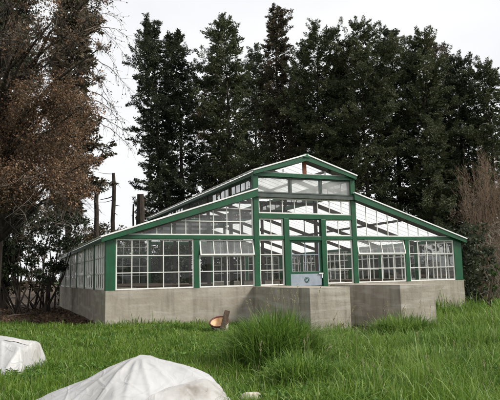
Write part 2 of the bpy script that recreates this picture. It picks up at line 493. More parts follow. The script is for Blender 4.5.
def blades_mesh(name, V, mat, parent=None):
    n = len(V)
    me = bpy.data.meshes.new(name)
    me.vertices.add(n * 8); me.vertices.foreach_set('co', V.reshape(-1).astype(np.float32))
    base = (np.arange(n) * 8)[:, None, None]
    q = np.array([[0, 1, 3, 2], [2, 3, 5, 4], [4, 5, 7, 6]])[None]
    idx = (base + q).reshape(-1).astype(np.int32)
    me.loops.add(len(idx)); me.loops.foreach_set('vertex_index', idx)
    me.polygons.add(n * 3); me.polygons.foreach_set('loop_start', np.arange(0, n * 12, 4, dtype=np.int32))
    me.update(calc_edges=True)
    me.materials.append(MAT[mat])
    o = bpy.data.objects.new(name, me); COL.objects.link(o)
    if parent: attach(o, parent)
    return o


# ------------------------------------------------------------------ world and light
SUN_EL, SUN_AZ = math.radians(42), None
sun_dir = Vector((.72, -.55, .0)).normalized()            # horizontal direction towards the light
wd = bpy.data.worlds.new('World'); scene.world = wd; wd.use_nodes = True
nt = wd.node_tree; nt.nodes.clear()
wo = nt.nodes.new('ShaderNodeOutputWorld'); bg = nt.nodes.new('ShaderNodeBackground')
sky = nt.nodes.new('ShaderNodeTexSky'); sky.sky_type = 'NISHITA'; sky.sun_disc = False
sky.sun_elevation = SUN_EL; sky.sun_rotation = math.atan2(sun_dir.x, sun_dir.y)
sky.dust_density = 4; sky.air_density = 1.2
tc = nt.nodes.new('ShaderNodeTexCoord')
mpw = nt.nodes.new('ShaderNodeMapping'); mpw.inputs['Scale'].default_value = (1, 1, 2.5)
nt.links.new(tc.outputs['Generated'], mpw.inputs[0])
nc = nt.nodes.new('ShaderNodeTexNoise'); nc.inputs['Scale'].default_value = 1.7; nc.inputs['Detail'].default_value = 5
nt.links.new(mpw.outputs[0], nc.inputs['Vector'])
rc = ramp(nt, [(.3, (.80, .815, .85)), (.7, (1.0, 1.0, 1.0))])
nt.links.new(nc.outputs['Fac'], rc.inputs[0])
mc = nt.nodes.new('ShaderNodeVectorMath'); mc.operation = 'SCALE'; mc.inputs['Scale'].default_value = 8.6
nt.links.new(rc.outputs[0], mc.inputs[0])
mix = nt.nodes.new('ShaderNodeMixRGB'); mix.inputs[0].default_value = .93
nt.links.new(sky.outputs[0], mix.inputs[1]); nt.links.new(mc.outputs[0], mix.inputs[2])
nt.links.new(mix.outputs[0], bg.inputs[0]); bg.inputs[1].default_value = .06
nt.links.new(bg.outputs[0], wo.inputs[0])
sl = bpy.data.lights.new('sun', 'SUN'); sl.energy = 2.0; sl.angle = math.radians(16); sl.color = (1, .955, .89)
so = bpy.data.objects.new('sun', sl); COL.objects.link(so)
to_sun = Vector((sun_dir.x * math.cos(SUN_EL), sun_dir.y * math.cos(SUN_EL), math.sin(SUN_EL)))
so.rotation_euler = (-to_sun).to_track_quat('-Z', 'Y').to_euler(); so.location = (20, -30, 40)
scene.view_settings.view_transform = 'Standard'; scene.view_settings.look = 'None'
scene.view_settings.gamma = 1; scene.view_settings.exposure = 1.1
scene.cycles.max_bounces = 10; scene.cycles.transparent_max_bounces = 32; scene.cycles.transmission_bounces = 8
scene.cycles.diffuse_bounces = 4


# ------------------------------------------------------------------ ground
def spaced(a, b, fine0, fine1, step, big):
    out = list(np.arange(fine0, fine1 + 1e-6, step))
    x = fine0; s = step
    while x > a: s *= 1.35; x -= min(s, big); out.insert(0, x)
    x = fine1; s = step
    while x < b: s *= 1.35; x += min(s, big); out.append(x)
    return np.array(out)


gx = spaced(-700, 700, -16, 16, .3, 90); gy = spaced(-120, 1200, -18, 20, .3, 120)
X, Y = np.meshgrid(gx, gy)
Z = gz(X, Y)
inside = (np.abs(X) < 7.2) & (Y > .15) & (Y < 16.6)
Z = np.where(inside, 0.02, Z)
nx, ny = len(gx), len(gy)
vs = np.stack([X, Y, Z], -1).reshape(-1, 3)
me = bpy.data.meshes.new('ground')
I, J = np.meshgrid(np.arange(nx - 1), np.arange(ny - 1))
a0 = (J * nx + I).reshape(-1)
fs = np.stack([a0, a0 + 1, a0 + nx + 1, a0 + nx], 1)
me.from_pydata(vs.tolist(), [], fs.tolist()); me.update()
me.polygons.foreach_set('use_smooth', [True] * len(me.polygons))
ca = me.attributes.new('dirt', 'FLOAT', 'POINT')
ca.data.foreach_set('value', dirt_mask(vs[:, 0], vs[:, 1]).astype(np.float32))
m, nt, out = new_mat('ground_soil_and_turf')
g = N(nt, 'ShaderNodeNewGeometry')
n1 = N(nt, 'ShaderNodeTexNoise'); n1.inputs['Scale'].default_value = 3; n1.inputs['Detail'].default_value = 9
n2 = N(nt, 'ShaderNodeTexNoise'); n2.inputs['Scale'].default_value = .35; n2.inputs['Detail'].default_value = 6
nt.links.new(g.outputs['Position'], n1.inputs['Vector']); nt.links.new(g.outputs['Position'], n2.inputs['Vector'])
r1 = ramp(nt, [(.3, (.018, .035, .008)), (.6, (.035, .065, .014)), (.8, (.06, .07, .028))])
r2 = ramp(nt, [(.3, (.035, .025, .018)), (.5, (.075, .055, .04)), (.75, (.14, .11, .085))])
nt.links.new(n1.outputs[0], r1.inputs[0]); nt.links.new(n1.outputs[0], r2.inputs[0])
at_ = N(nt, 'ShaderNodeAttribute', attribute_name='dirt')
mx = N(nt, 'ShaderNodeMixRGB')
nt.links.new(at_.outputs['Fac'], mx.inputs[0]); nt.links.new(r1.outputs[0], mx.inputs[1]); nt.links.new(r2.outputs[0], mx.inputs[2])
b = N(nt, 'ShaderNodeBsdfPrincipled'); b.inputs['Roughness'].default_value = .95; b.inputs['Specular IOR Level'].default_value = .1
nt.links.new(mx.outputs[0], b.inputs['Base Color'])
bm = N(nt, 'ShaderNodeBump'); bm.inputs['Strength'].default_value = .6; bm.inputs['Distance'].default_value = .05
nb = N(nt, 'ShaderNodeTexNoise'); nb.inputs['Scale'].default_value = 9; nb.inputs['Detail'].default_value = 8
nt.links.new(g.outputs['Position'], nb.inputs['Vector']); nt.links.new(nb.outputs[0], bm.inputs['Height']); nt.links.new(bm.outputs[0], b.inputs['Normal'])
nt.links.new(b.outputs[0], out.inputs[0])
me.materials.append(m)
go = bpy.data.objects.new('ground', me); COL.objects.link(go); tag(go, None, None, kind='structure')
go['label'] = 'turf and bare brown earth round the greenhouse'

# ------------------------------------------------------------------ the greenhouse
HW, NC, SILL, EAVE, P1, P2, P3, LEN = 7.34, 2.02, 1.12, 2.86, 4.57, 5.29, 5.93, 16.77
GH = thing('greenhouse', 'large green-framed glass greenhouse with white muntins on a grey concrete base', 'greenhouse', (0, 0, 0))
X_, Y_, Z_ = Vector((1, 0, 0)), Vector((0, 1, 0)), Vector((0, 0, 1))
FRONT = (Vector((0, 0, 0)), X_, Z_, -Y_)
BACK = (Vector((0, LEN, 0)), -X_, Z_, Y_)
LEFT = (Vector((-HW, 0, 0)), Y_, Z_, -X_)
RIGHT = (Vector((HW, 0, 0)), Y_, Z_, X_)


def roofz(x):
    x = abs(x)
    if x <= NC: return P3 + (P2 - P3) * x / NC
    return P1 + (EAVE - P1) * (x - NC) / (HW - NC)


# concrete base: four walls
for nm, bx in (('front', (-HW, HW, 0, .2, -.6, SILL)), ('back', (-HW, HW, LEN - .2, LEN, -.6, SILL)),
               ('left', (-HW, -HW + .2, .2, LEN - .2, -.6, SILL)), ('right', (HW - .2, HW, .2, LEN - .2, -.6, SILL))):
    if nm == 'front':
        mb = MB().box(-HW, -.86, 0, .2, -.6, SILL).box(.64, HW, 0, .2, -.6, SILL).box(-.86, .64, 0, .2, -.6, 1.03)
    else:
        mb = MB().box(*bx)
    o = mb.build('foundation_wall', 'concrete', GH)
for k in range(5):
    MB().box(-.88, .88, -.06 - .3 * (k + 1), -.06 - .3 * k if k else -.004, -.5, .86 - .2 * k).build('door_step', 'concrete', GH)


def post(F, u0, u1, z0, z1, w0=-.13, w1=-.01):
    return MB().fbox(F, u0, u1, z0, z1, w0, w1).build('post', 'green', GH, bevel=.006)


def beam(F, u0, u1, z0, z1, w0=-.15, w1=.012, mat='green'):
    return MB().fbox(F, u0, u1, z0, z1, w0, w1).build('beam', mat, GH, bevel=.006)


def window(F, u0, u1, z0, z1, cols, rows, name='window', glass='glass', parent=None, fr=.045, mt=.026, mat='white', jig=0.011):
    """framed glazing: cols = count or list of u positions, rows = list of v positions of the horizontal bars"""
    parent = parent or GH
    f = MB()
    wa, wb = -.085, -.04
    f.fbox(F, u0, u0 + fr, z0, z1, wa, wb); f.fbox(F, u1 - fr, u1, z0, z1, wa, wb)
    f.fbox(F, u0 + fr, u1 - fr, z0, z0 + fr, wa, wb); f.fbox(F, u0 + fr, u1 - fr, z1 - fr, z1, wa, wb)
    us = [u0 + (u1 - u0) * i / cols for i in range(1, cols)] if isinstance(cols, int) else cols
    for u in us: f.fbox(F, u - mt / 2, u + mt / 2, z0 + fr, z1 - fr, wa + .006, wb - .004 + random.uniform(-.003, .003))
    for v in rows: f.fbox(F, u0 + fr, u1 - fr, v - mt / 2, v + mt / 2, wa + .003, wb - .001)
    o = f.build(name, mat, parent)
    # every pane sits at its own slight angle
    g = MB(); O, U, V, W = F
    ue = [u0 + .01] + list(us) + [u1 - .01]; ve = [z0 + .01] + list(rows) + [z1 - .01]
    for i in range(len(ue) - 1):
        for j in range(len(ve) - 1):
            c = [(ue[i], ve[j]), (ue[i + 1], ve[j]), (ue[i + 1], ve[j + 1]), (ue[i], ve[j + 1])]
            t1, t2, t0 = [random.uniform(-1, 1) * jig for _ in range(3)]
            g.face([O + U * u + V * v + W * (-.064 + t0 * .3 + t1 * (1 if u == ue[i] else -1) * .5 + t2 * (1 if v == ve[j] else -1) * .5) for u, v in c])
    g.build('glass', glass, o)
    return o


def hopper(F, u0, u1, ztop, h, cols, tilt):
    """top-hung vent standing open: hinged at ztop, its foot swung out"""
    O, U, V, W = F
    dn = (V * math.cos(tilt) - W * math.sin(tilt))
    O2 = O + V * ztop + W * (-.02)
    nrm = U.cross(dn); nrm = nrm if nrm.dot(W) > 0 else -nrm
    F2 = (O2, U, dn, nrm)
    return window(F2, u0, u1, -h, -.005, cols, [], name='vent_window', glass='sky_grey_glass', fr=.04)


ZB0, ZB1 = 2.78, 2.91         # the long beam over the lower windows
R1, R2 = 2.23, 1.675          # heights of the horizontal bars
zs = SILL + .012


def lower_windows(F, flip, door):
    s = -1 if flip else 1
    spans = [(-7.02, -4.40, 5, 0), (-4.21, -2.16, 4, 1), (2.16, 4.43, 4, 1), (4.63, 6.94, 5, 0)]
    for a, b_, c, hop in spans:
        if flip: a, b_ = -b_, -a
        if hop and door:
            window(F, a, b_, zs, R1 - .0, c, [R2])
            hopper(F, a + .02, b_ - .02, ZB0 - .005, ZB0 - R1 - .0, c, math.radians(13))
        else:
            window(F, a, b_, zs, ZB0 - .004, c, [R2, R1])
    cols = [(-7.34, -7.02), (-4.40, -4.21), (4.43, 4.63), (6.94, 7.34)]
    for a, b_ in cols:
        if flip: a, b_ = -b_, -a
        post(F, a + .004 if abs(a) > 7 else a, b_ - .004 if abs(b_) > 7 else b_, SILL + .003, ZB0 - .003)
    for sx in (-1, 1):
        a, b_ = sorted((sx * 1.96, sx * 2.16))
        post(F, a, b_, SILL + .003, 5.08, -.15, .02)


lower_windows(FRONT, False, True)
lower_windows(BACK, True, False)
for F, sg in ((FRONT, 1), (BACK, -1)):
    # long beam: two aisle lengths and the nave length
    beam(F, -HW + .006, -2.163, ZB0, ZB1); beam(F, 2.163, HW - .006, ZB0, ZB1)
    beam(F, -1.957, -.965 if sg > 0 else 1.957, ZB0, ZB1)
    if sg > 0: beam(F, .80, 1.957, ZB0, ZB1)
    beam(F, -1.957, 1.957, 3.54, 3.72)
    MB().fbox(F, -2.18, 2.18, 4.30, 4.45, -.15, .10).build('ledge', 'grey_ledge', GH, bevel=.006)
    MB().fbox(F, -2.10, 2.10, 4.45, 4.465, -.1, .115).build('flashing', 'grey_ledge', GH)
    beam(F, -2.15, 2.15, 5.08, 5.23, -.15, .03)
    # nave glazing
    cols = [-1.47, -.98, -.48, .02, .50, 1.02, 1.55]
    window(F, -1.955, 1.955, 3.725, 4.295, [c * sg for c in (cols if sg > 0 else cols[::-1])], [])
    for a, b_ in ((-2.10, -.66), (-.62, .64), (.68, 2.10)):
        window(F, a, b_, 4.47, 5.075, 1, [], name='upper_panel', glass='frosted', fr=.05, mat='grey_ledge')
    for u in (-.64, .66): MB().fbox(F, u - .02, u + .02, 4.468, 5.078, -.1, -.03).build('mullion', 'grey_ledge', GH)
    # gable triangle over the nave
    zt = lambda u: roofz(u) - .24
    for s in (-1, 1):
        tri = [(s * .07, 5.235), (s * 1.72, 5.235), (s * .07, 5.235 + (zt(.07) - 5.235))]
        mid = [(s * .07, zt(.07)), (s * 1.72, 5.26), (s * 1.72, 5.235), (s * .07, 5.235)]
        fr_ = MB().fbox(F, *sorted((s * .07, s * 1.75)), 5.232, 5.262, -.09, -.04)
        fr_.fbox(F, *sorted((s * .88, s * .915)), 5.262, zt(.9) - .01, -.088, -.045)
        wn = fr_.build('gable_window', 'white', GH)
        O, U, V, W = F
        MB().face([O + U * u + V * v + W * -.06 for u, v in mid]).build('glass', 'glass', wn)
    MB().fbox(F, -.07, .07, 5.235, roofz(0) - .2, -.1, -.02).build('king_post', 'brown_post', GH)

    # aisle gable panes, following the slope
    for s in (-1, 1):
        f = MB(); O, U, V, W = F
        lim = lambda u: roofz(u) - .27
        u_end = 6.6
        f.fbox(F, *sorted((s * 2.17, s * u_end)), ZB1 + .002, ZB1 + .04, -.085, -.04)
        f.fbox(F, *sorted((s * 2.17, s * 2.215)), ZB1 + .04, lim(2.2), -.085, -.04)
        u = 2.17 + .5
        us = [2.17]
        while u < u_end - .3:
            f.fbox(F, *sorted((s * (u - .013), s * (u + .013))), ZB1 + .04, lim(u) + .02, -.08, -.045); us.append(u); u += .5
        us.append(u_end)
        for zr in ((3.40, 3.86) if s * sg < 0 else ()):
            ue = NC + (P1 - .27 - zr) / (P1 - EAVE) * (HW - NC)
            f.fbox(F, *sorted((s * 2.215, s * ue)), zr - .014, zr + .014, -.078, -.043)
        wn = f.build('gable_window', 'white', GH)
        g_ = MB()
        for a, b_ in zip(us[:-1], us[1:]):
            j = random.uniform(-.004, .004)
            top_b = max(lim(b_) + .03, ZB1 + .02)
            g_.face([O + U * (s * a) + V * (ZB1 + .01) + W * (-.064 + j), O + U * (s * b_) + V * (ZB1 + .01) + W * (-.064 - j),
                     O + U * (s * b_) + V * top_b + W * -.062, O + U * (s * a) + V * (lim(a) + .03) + W * -.062])
        g_.build('glass', 'hazy_glass' if s < 0 else 'glass', wn)

# front: narrow windows beside the door, upper row, door
F = FRONT
window(F, -1.955, -.985, zs, ZB0 - .004, 2, [R2, R1])
window(F, .80, 1.955, zs, ZB0 - .004, 2, [R2, R1])
for a, b_, c in ((-1.955, -.985, 2), (.80, 1.955, 2)):
    window(F, a, b_, ZB1 + .004, 3.537, c, [])
window(F, -.755, .575, ZB1 + .004 - .02, 3.537, 2, [], name='transom_window', mat='grey_ledge', fr=.03)
post(F, -.965, -.765, 1.035, 3.538, -.14, .03); post(F, .59, .79, 1.035, 3.538, -.14, .03)
beam(F, -.762, .587, 2.74, 2.885, -.14, .02)
# door leaf
dz0, dz1, da, db = 1.06, 2.735, -.755, .58
dm = MB()
dm.fbox(F, da, da + .09, dz0, dz1, -.09, -.035); dm.fbox(F, db - .11, db, dz0, dz1, -.09, -.035)
dm.fbox(F, da + .09, db - .11, dz1 - .07, dz1, -.09, -.035); dm.fbox(F, da + .09, db - .11, 1.515, 1.60, -.09, -.035)
dm.fbox(F, da + .09, db - .11, dz0, dz0 + .02, -.09, -.035)
door = dm.build('door', 'green', GH, bevel=.005)
MB().fbox(F, da + .02, db - .03, dz0 + .022, 1.513, -.034, -.02).build('panel', 'door_panel', door, bevel=.004)
gm = MB(); gm.face([F[0] + F[1] * u + F[2] * v + F[3] * -.06 for u, v in ((da + .09, 1.6), (db - .11, 1.6), (db - .11, dz1 - .07), (da + .09, dz1 - .07))])
gm.build('glass', 'glass', door)
mu = MB(); um = (da + db - .02) / 2
mu.fbox(F, um - .014, um + .014, 1.6, dz1 - .07, -.075, -.045); mu.fbox(F, da + .09, db - .11, 2.21, 2.236, -.072, -.047)
for u in (da + .09, db - .11): mu.fbox(F, u - .012, u + .012, 1.6, dz1 - .07, -.08, -.032)
mu.build('muntin', 'door_panel', door)
# round emblem on the door panel: dark disc, paler ring and a small leaf mark
em = MB(); cz, cu = 1.30, um + .02
O, U, V, W = F
ring = lambda r0, w: [O + U * (cu + r0 * math.cos(a)) + V * (cz + r0 * math.sin(a)) + W * w for a in np.linspace(0, 2 * math.pi, 28, endpoint=False)]
em.prism([(cu + .105 * math.cos(a), cz + .105 * math.sin(a)) for a in np.linspace(0, 2 * math.pi, 28, endpoint=False)], F, -.019, -.010)
emo = em.build('emblem', 'emblem', door)
em2 = MB()
for k in range(24):
    a0_, a1_ = 2 * math.pi * k / 24, 2 * math.pi * (k + 1) / 24
    em2.prism([(cu + r_ * math.cos(a), cz + r_ * math.sin(a)) for r_, a in ((.08, a0_), (.09, a0_), (.09, a1_), (.08, a1_))], F, -.0095, -.006)
em2.prism([(cu - .05, cz - .03), (cu + .01, cz - .045), (cu + .055, cz + .045), (cu - .02, cz + .03)], F, -.0095, -.006)
em2.build('emblem_ring', 'door_panel', door)
lt = MB().fbox(F, db - .16, db + .06, 1.505, 1.545, .0, .03).fbox(F, db - .04, db - .01, 1.36, 1.5, -.01, .02)
lt.build('latch', 'white_metal', door)

# side walls with six bays each, and clerestories over the aisles
bay = LEN / 6
for F in (LEFT, RIGHT):
    beam(F, .16, LEN - .16, ZB0 - .02, ZB1 - .03, -.14, .012)
    for k in range(6):
        a, b_ = k * bay + (.12 if k else .32), (k + 1) * bay - (.12 if k < 5 else .32)
        window(F, a, b_, zs, ZB0 - .024, 5, [R2, R1], glass='glass' if k < 3 or F is RIGHT else 'sky_grey_glass', fr=.06, mt=.045)
        if k: post(F, k * bay - .118, k * bay + .118, SILL + .003, ZB0 - .024, -.13, -.012)
    for u0, u1 in ((.135, .318), (LEN - .318, LEN - .135)):
        post(F, u0, u1, SILL + .003, ZB0 - .024, -.13, -.006)
for s in (-1, 1):
    Fc = (Vector((s * NC, 0, 0)), Y_, Z_, X_ * s)
    beam(Fc, .16, LEN - .16, P1 - .02, P1 + .12, -.12, .02)
    beam(Fc, .16, LEN - .16, P2 - .20, P2 - .04, -.12, .02)
    for k in range(6):
        window(Fc, k * bay + .10 + (.08 if k == 0 else 0), (k + 1) * bay - .10 - (.08 if k == 5 else 0), P1 + .122, P2 - .202, 5, [], name='clerestory_window', glass='grimy_glass', mat='grey_ledge')
        if k: MB().fbox(Fc, k * bay - .06, k * bay + .06, SILL - 1.1, P2 - .04, -.12, -.0).build('inner_post', 'dark_wood', GH)

# roof: four slopes of whitewashed glass with glazing bars, boards and flashings
OV = .18
for s in (-1, 1):
    for (xa, xb) in ((NC + .025, HW + .16), (0, NC + .16)):
        za = roofz(xa); zb = roofz(xb) if xb < HW else EAVE - (xb - HW) * (P1 - EAVE) / (HW - NC)
        if xa == 0: zb = P2 - (xb - NC) * (P3 - P2) / NC
        A, B = Vector((s * xa, 0, za)), Vector((s * xb, 0, zb))
        d = (B - A).normalized(); nrm = Vector((-d.z * 1, 0, d.x)); nrm = nrm if nrm.z > 0 else -nrm
        Ls = (B - A).length
        Fr = (A, Y_, d, nrm)
        MB().face([A - Y_ * (OV - .02), B - Y_ * (OV - .02), B + Y_ * (LEN + OV - .02), A + Y_ * (LEN + OV - .02)]).build('roof_glazing', 'roof', GH)
        gb = MB()
        y = .5
        while y < LEN - .2:
            gb.fbox(Fr, y - .016, y + .016, .02, Ls, .003, .03); y += .5
        gb.build('glazing_bar', 'white', GH)
        # white sheet edge at the gables, and eave flashing
        for y0, y1 in ((-OV, -OV + .14), (LEN + OV - .14, LEN + OV)):
            MB().fbox(Fr, y0, y1, -.01 if xa else .0, Ls + .02, .004, .05).build('flashing', 'white_metal', GH)
        MB().fbox(Fr, -OV + .145, LEN + OV - .145, Ls - .10, Ls + .03, .033, .058).build('flashing', 'white_metal', GH)
        # barge boards
        hb = .25 if xa else .21
        for y0, y1 in ((-OV + .03, -OV + .10), (LEN + OV - .10, LEN + OV - .03)):
            O = A
            pts = []
            MB().quadbox([Vector((s * xa, y0, za - hb)), Vector((s * xb, y0, zb - hb * .62)), Vector((s * xb, y1, zb - hb * .62)), Vector((s * xa, y1, za - hb)),
                          Vector((s * xa, y0, za)), Vector((s * xb, y0, zb)), Vector((s * xb, y1, zb)), Vector((s * xa, y1, za))]).build('barge_board', 'green', GH, bevel=.005)
        # eave board
        ex = xb - .05
        MB().box(*sorted((s * (ex - .03), s * ex)), -OV + .11, LEN + OV - .11, zb - .13, zb - .012).build('eave_board', 'green', GH)
        # rafters and purlins below the sheets
        for k in range(7):
            y = min(max(k * bay, .22), LEN - .22)
            MB().fbox(Fr, y - .045, y + .045, .05, Ls - .22, -.19, -.03).build('rafter', 'dark_wood', GH)
        pl = MB()
        for fr_ in ((.5,) if xa else (.55,)):
            pl.fbox(Fr, .1, LEN - .1, Ls * fr_ - .045, Ls * fr_ + .045, -.10, -.027)
        pl.build('purlin', 'dark_wood', GH)
MB().box(-.09, .09, -OV, LEN + OV, P3 + .03, P3 + .062).build('ridge_cap', 'green', GH)
MB().prism([(-.16, P3 - .09), (.16, P3 - .09), (0, P3 + .035)], FRONT, OV - .02, OV + .012).build('ridge_plate', 'green', GH)
for k in range(1, 6):
    y = k * bay
    MB().box(-NC + .03, NC - .03, y - .05, y + .05, P1 - .14, P1 - .02).build('tie_beam', 'dark_wood', GH)

# timber staging inside the aisles
for s, lb in ((-1, 'long brown timber staging bench inside the left aisle, behind the wide five-column window'), (1, 'long brown timber staging bench inside the right aisle, below the white roof panes')):
    x0, x1 = sorted((s * 3.0, s * 5.9))
    t = thing('staging_bench', lb, 'bench', (s * 4.45, 8.3, 0.02), 'staging benches in the greenhouse')
    top_ = MB()
    for k in range(9): top_.box(x0 + k * .324, x0 + k * .324 + .30, 2.2, 14.4, 1.17, 1.21)
    top_.build('bench_top', 'brown_board', t)
    MB().box(x0, x1, 2.17, 2.197, 1.02, 1.21).build('apron', 'brown_board', t)
    for xx in (x0 + .05, x1 - .13):
        for yy in (2.3, 8.2, 14.2): MB().box(xx, xx + .08, yy, yy + .08, .02, 1.168).build('leg', 'brown_board', t)

# low block walls on both sides of the way to the door
BL, B0, B1 = 4.08, 2.255, .902
for s, lb in ((-1, 'low grey concrete block wall with tall grass in front, left of the door way'),
              (1, 'low grey concrete block wall with dark bare side, right of the door way')):
    mb = MB()
    xo, xi = sorted((s * B0, s * B1))
    mb.box(xo, xi, -BL, -.006, -.8, SILL - .01)
    w = mb.build('block_wall', 'block', bevel=.012)
    tag(w, lb, 'wall', 'block walls beside the door')

# ------------------------------------------------------------------ trees
def limb_points(p, d, L, rise, rng, n=5, wob=.12):
    pts = [Vector(p)]; d = Vector(d)
    for i in range(n):
        d = (d + Vector((0, 0, rise)) * (1 / n) + Vector(rng.normal(size=3)) * wob).normalized()
        pts.append(pts[-1] + d * (L / n))
    return pts


def conifer(px, base_y, depth, top, prof, mat, label, seed, dens=1.0, trunk_r=.28, leaf=.26, group='conifers behind the greenhouse', name='conifer_tree', tpx=None, fine=.6):
    """top: picture row of the tip at that distance; prof: [(row, half width in rows)], turned into metres at the tree's real distance"""
    rng = np.random.default_rng(seed)
    k = depth / CAM_F
    b_ = at(px, 278, depth); gzv = float(gz(b_.x, b_.y))
    base = Vector((b_.x, b_.y, gzv))
    topz = at(px, top, depth).z - gzv
    tip_dx = ((tpx if tpx is not None else px) - px) * k
    row_z = lambda r: at(px, r, depth).z - gzv
    hs = np.array([row_z(r) for r, w in prof][::-1]); ws = np.array([w * k for r, w in prof][::-1]) * (1.12 if group.startswith('conifers') else .85)
    T = thing(name, label, 'tree', base, group)
    axis = lambda z: base + rt * (tip_dx * (z / topz) ** 2) + Vector((math.sin(z * .45 + seed), math.cos(z * .38 + seed * 2), 0)) * .10 + Z_ * z
    tm = MB()
    zz = np.linspace(-.3, topz * .985, 16)
    tm.tube([axis(max(z, 0)) + Z_ * min(z, 0) for z in zz], [max(.02, trunk_r * (1 - .93 * max(z, 0) / topz)) for z in zz], 8)
    P, D, LL = [], [], []
    zlo = hs[0]
    nl = int(7.8 * (topz - zlo) * dens); wh = rng.uniform(.75, 1.0)      # boughs stand in tiers
    tier_w = rng.uniform(.72, 1.22, 60)
    lobes = rng.uniform(.5, 1.3, size=(7, 11))          # uneven outline: some sides and heights reach further
    for i in range(nl):
        z = zlo + (topz - zlo) * (i + rng.random()) / nl
        z = max(zlo, min(topz * .995, round(z / wh) * wh + rng.normal() * .13 * wh)) if z < topz - 1.2 else z
        az = i * 2.39996 + rng.normal() * .5
        t = z / topz
        w = tier_w[int(z / wh) % 60] * np.interp(z, hs, ws) * lobes[int((az % 6.2832) / 6.2832 * 7) % 7, min(10, int(t * 11))]
        L = max(.35, w * rng.uniform(.85, 1.2))
        rise0 = -.30 + .95 * t ** 2 + rng.normal() * .16
        d = Vector((math.cos(az), math.sin(az), rise0)).normalized()
        z0 = max(.5, z - L * rise0 * .55)
        pts = limb_points(axis(z0), d, L, .30 * rng.uniform(-.8, 1.4), rng, 6, .10)
        tm.tube(pts, [max(.008, .04 * L / 2.5 * (1 - j / 6.5)) for j in range(7)], 4)
        npl = max(4, int(L * 3.0))
        for j in range(npl):
            f = .25 + .75 * (j + .6 * rng.random() + .4) / npl
            f = min(f, 1.0)
            q = f * 6; qi = min(5, int(q)); pp = pts[qi].lerp(pts[qi + 1], q - qi); dd = (pts[qi + 1] - pts[qi]).normalized()
            # a plume: an upcurved sub-branch densely set with short sprays
            sd = (dd * (.75 if f < .95 else 1.2) + Vector(rng.normal(size=3)) * .55 + Z_ * (.0 + .25 * t)).normalized()
            pl_ = rng.uniform(.5, 1.05) * min(1.15, .55 + L * .22)
            m_ = int(rng.integers(105, 160) * pl_ * fine)
            tt = rng.random(m_) ** .8
            ax_ = np.array(pp)[None] + np.array(sd)[None] * (tt * pl_)[:, None] + np.array([0, 0, 1])[None] * (.16 * pl_ * tt ** 2)[:, None]
            rd = rng.normal(size=(m_, 3)); rd[:, 2] *= .42
            rr_ = (.30 * pl_ * (1.08 - tt) ** .7)[:, None] * rng.random((m_, 1)) ** .6
            rd /= np.linalg.norm(rd, axis=1, keepdims=True)
            P.append(ax_ + rd * rr_)
            D.append(np.array(sd)[None] * .6 + rd * .9 + np.array([0, 0, -.10])[None] + rng.normal(size=(m_, 3)) * .35)
            LL.append(rng.uniform(.6, 1.3, m_) * leaf)
    # older growth close to the trunk closes the crown
    ni = int(95 * (topz - zlo))
    zi = zlo + (topz - zlo) * rng.random(ni) ** 1.15 * .97
    ai = rng.uniform(0, 6.283, ni); ri = np.interp(zi, hs, ws) * rng.random(ni) ** .6 * .5
    ax0 = np.array([tuple(axis(z)) for z in zi])
    P.append(ax0 + np.stack([np.cos(ai) * ri, np.sin(ai) * ri, rng.normal(size=ni) * .1], 1))
    D.append(np.stack([np.cos(ai), np.sin(ai), rng.uniform(-.6, .3, ni)], 1) + rng.normal(size=(ni, 3)) * .4); LL.append(rng.uniform(.45, .8, ni) * min(1.2, leaf / .22))
    P = np.concatenate(P); D = np.concatenate(D); LL = np.concatenate(LL)
    tm.build('trunk', 'bark', T)
    quads_mesh('crown', leaves(P, D, LL, LL * rng.uniform(.30, .52, len(LL)), rng), mat, T)
    return T


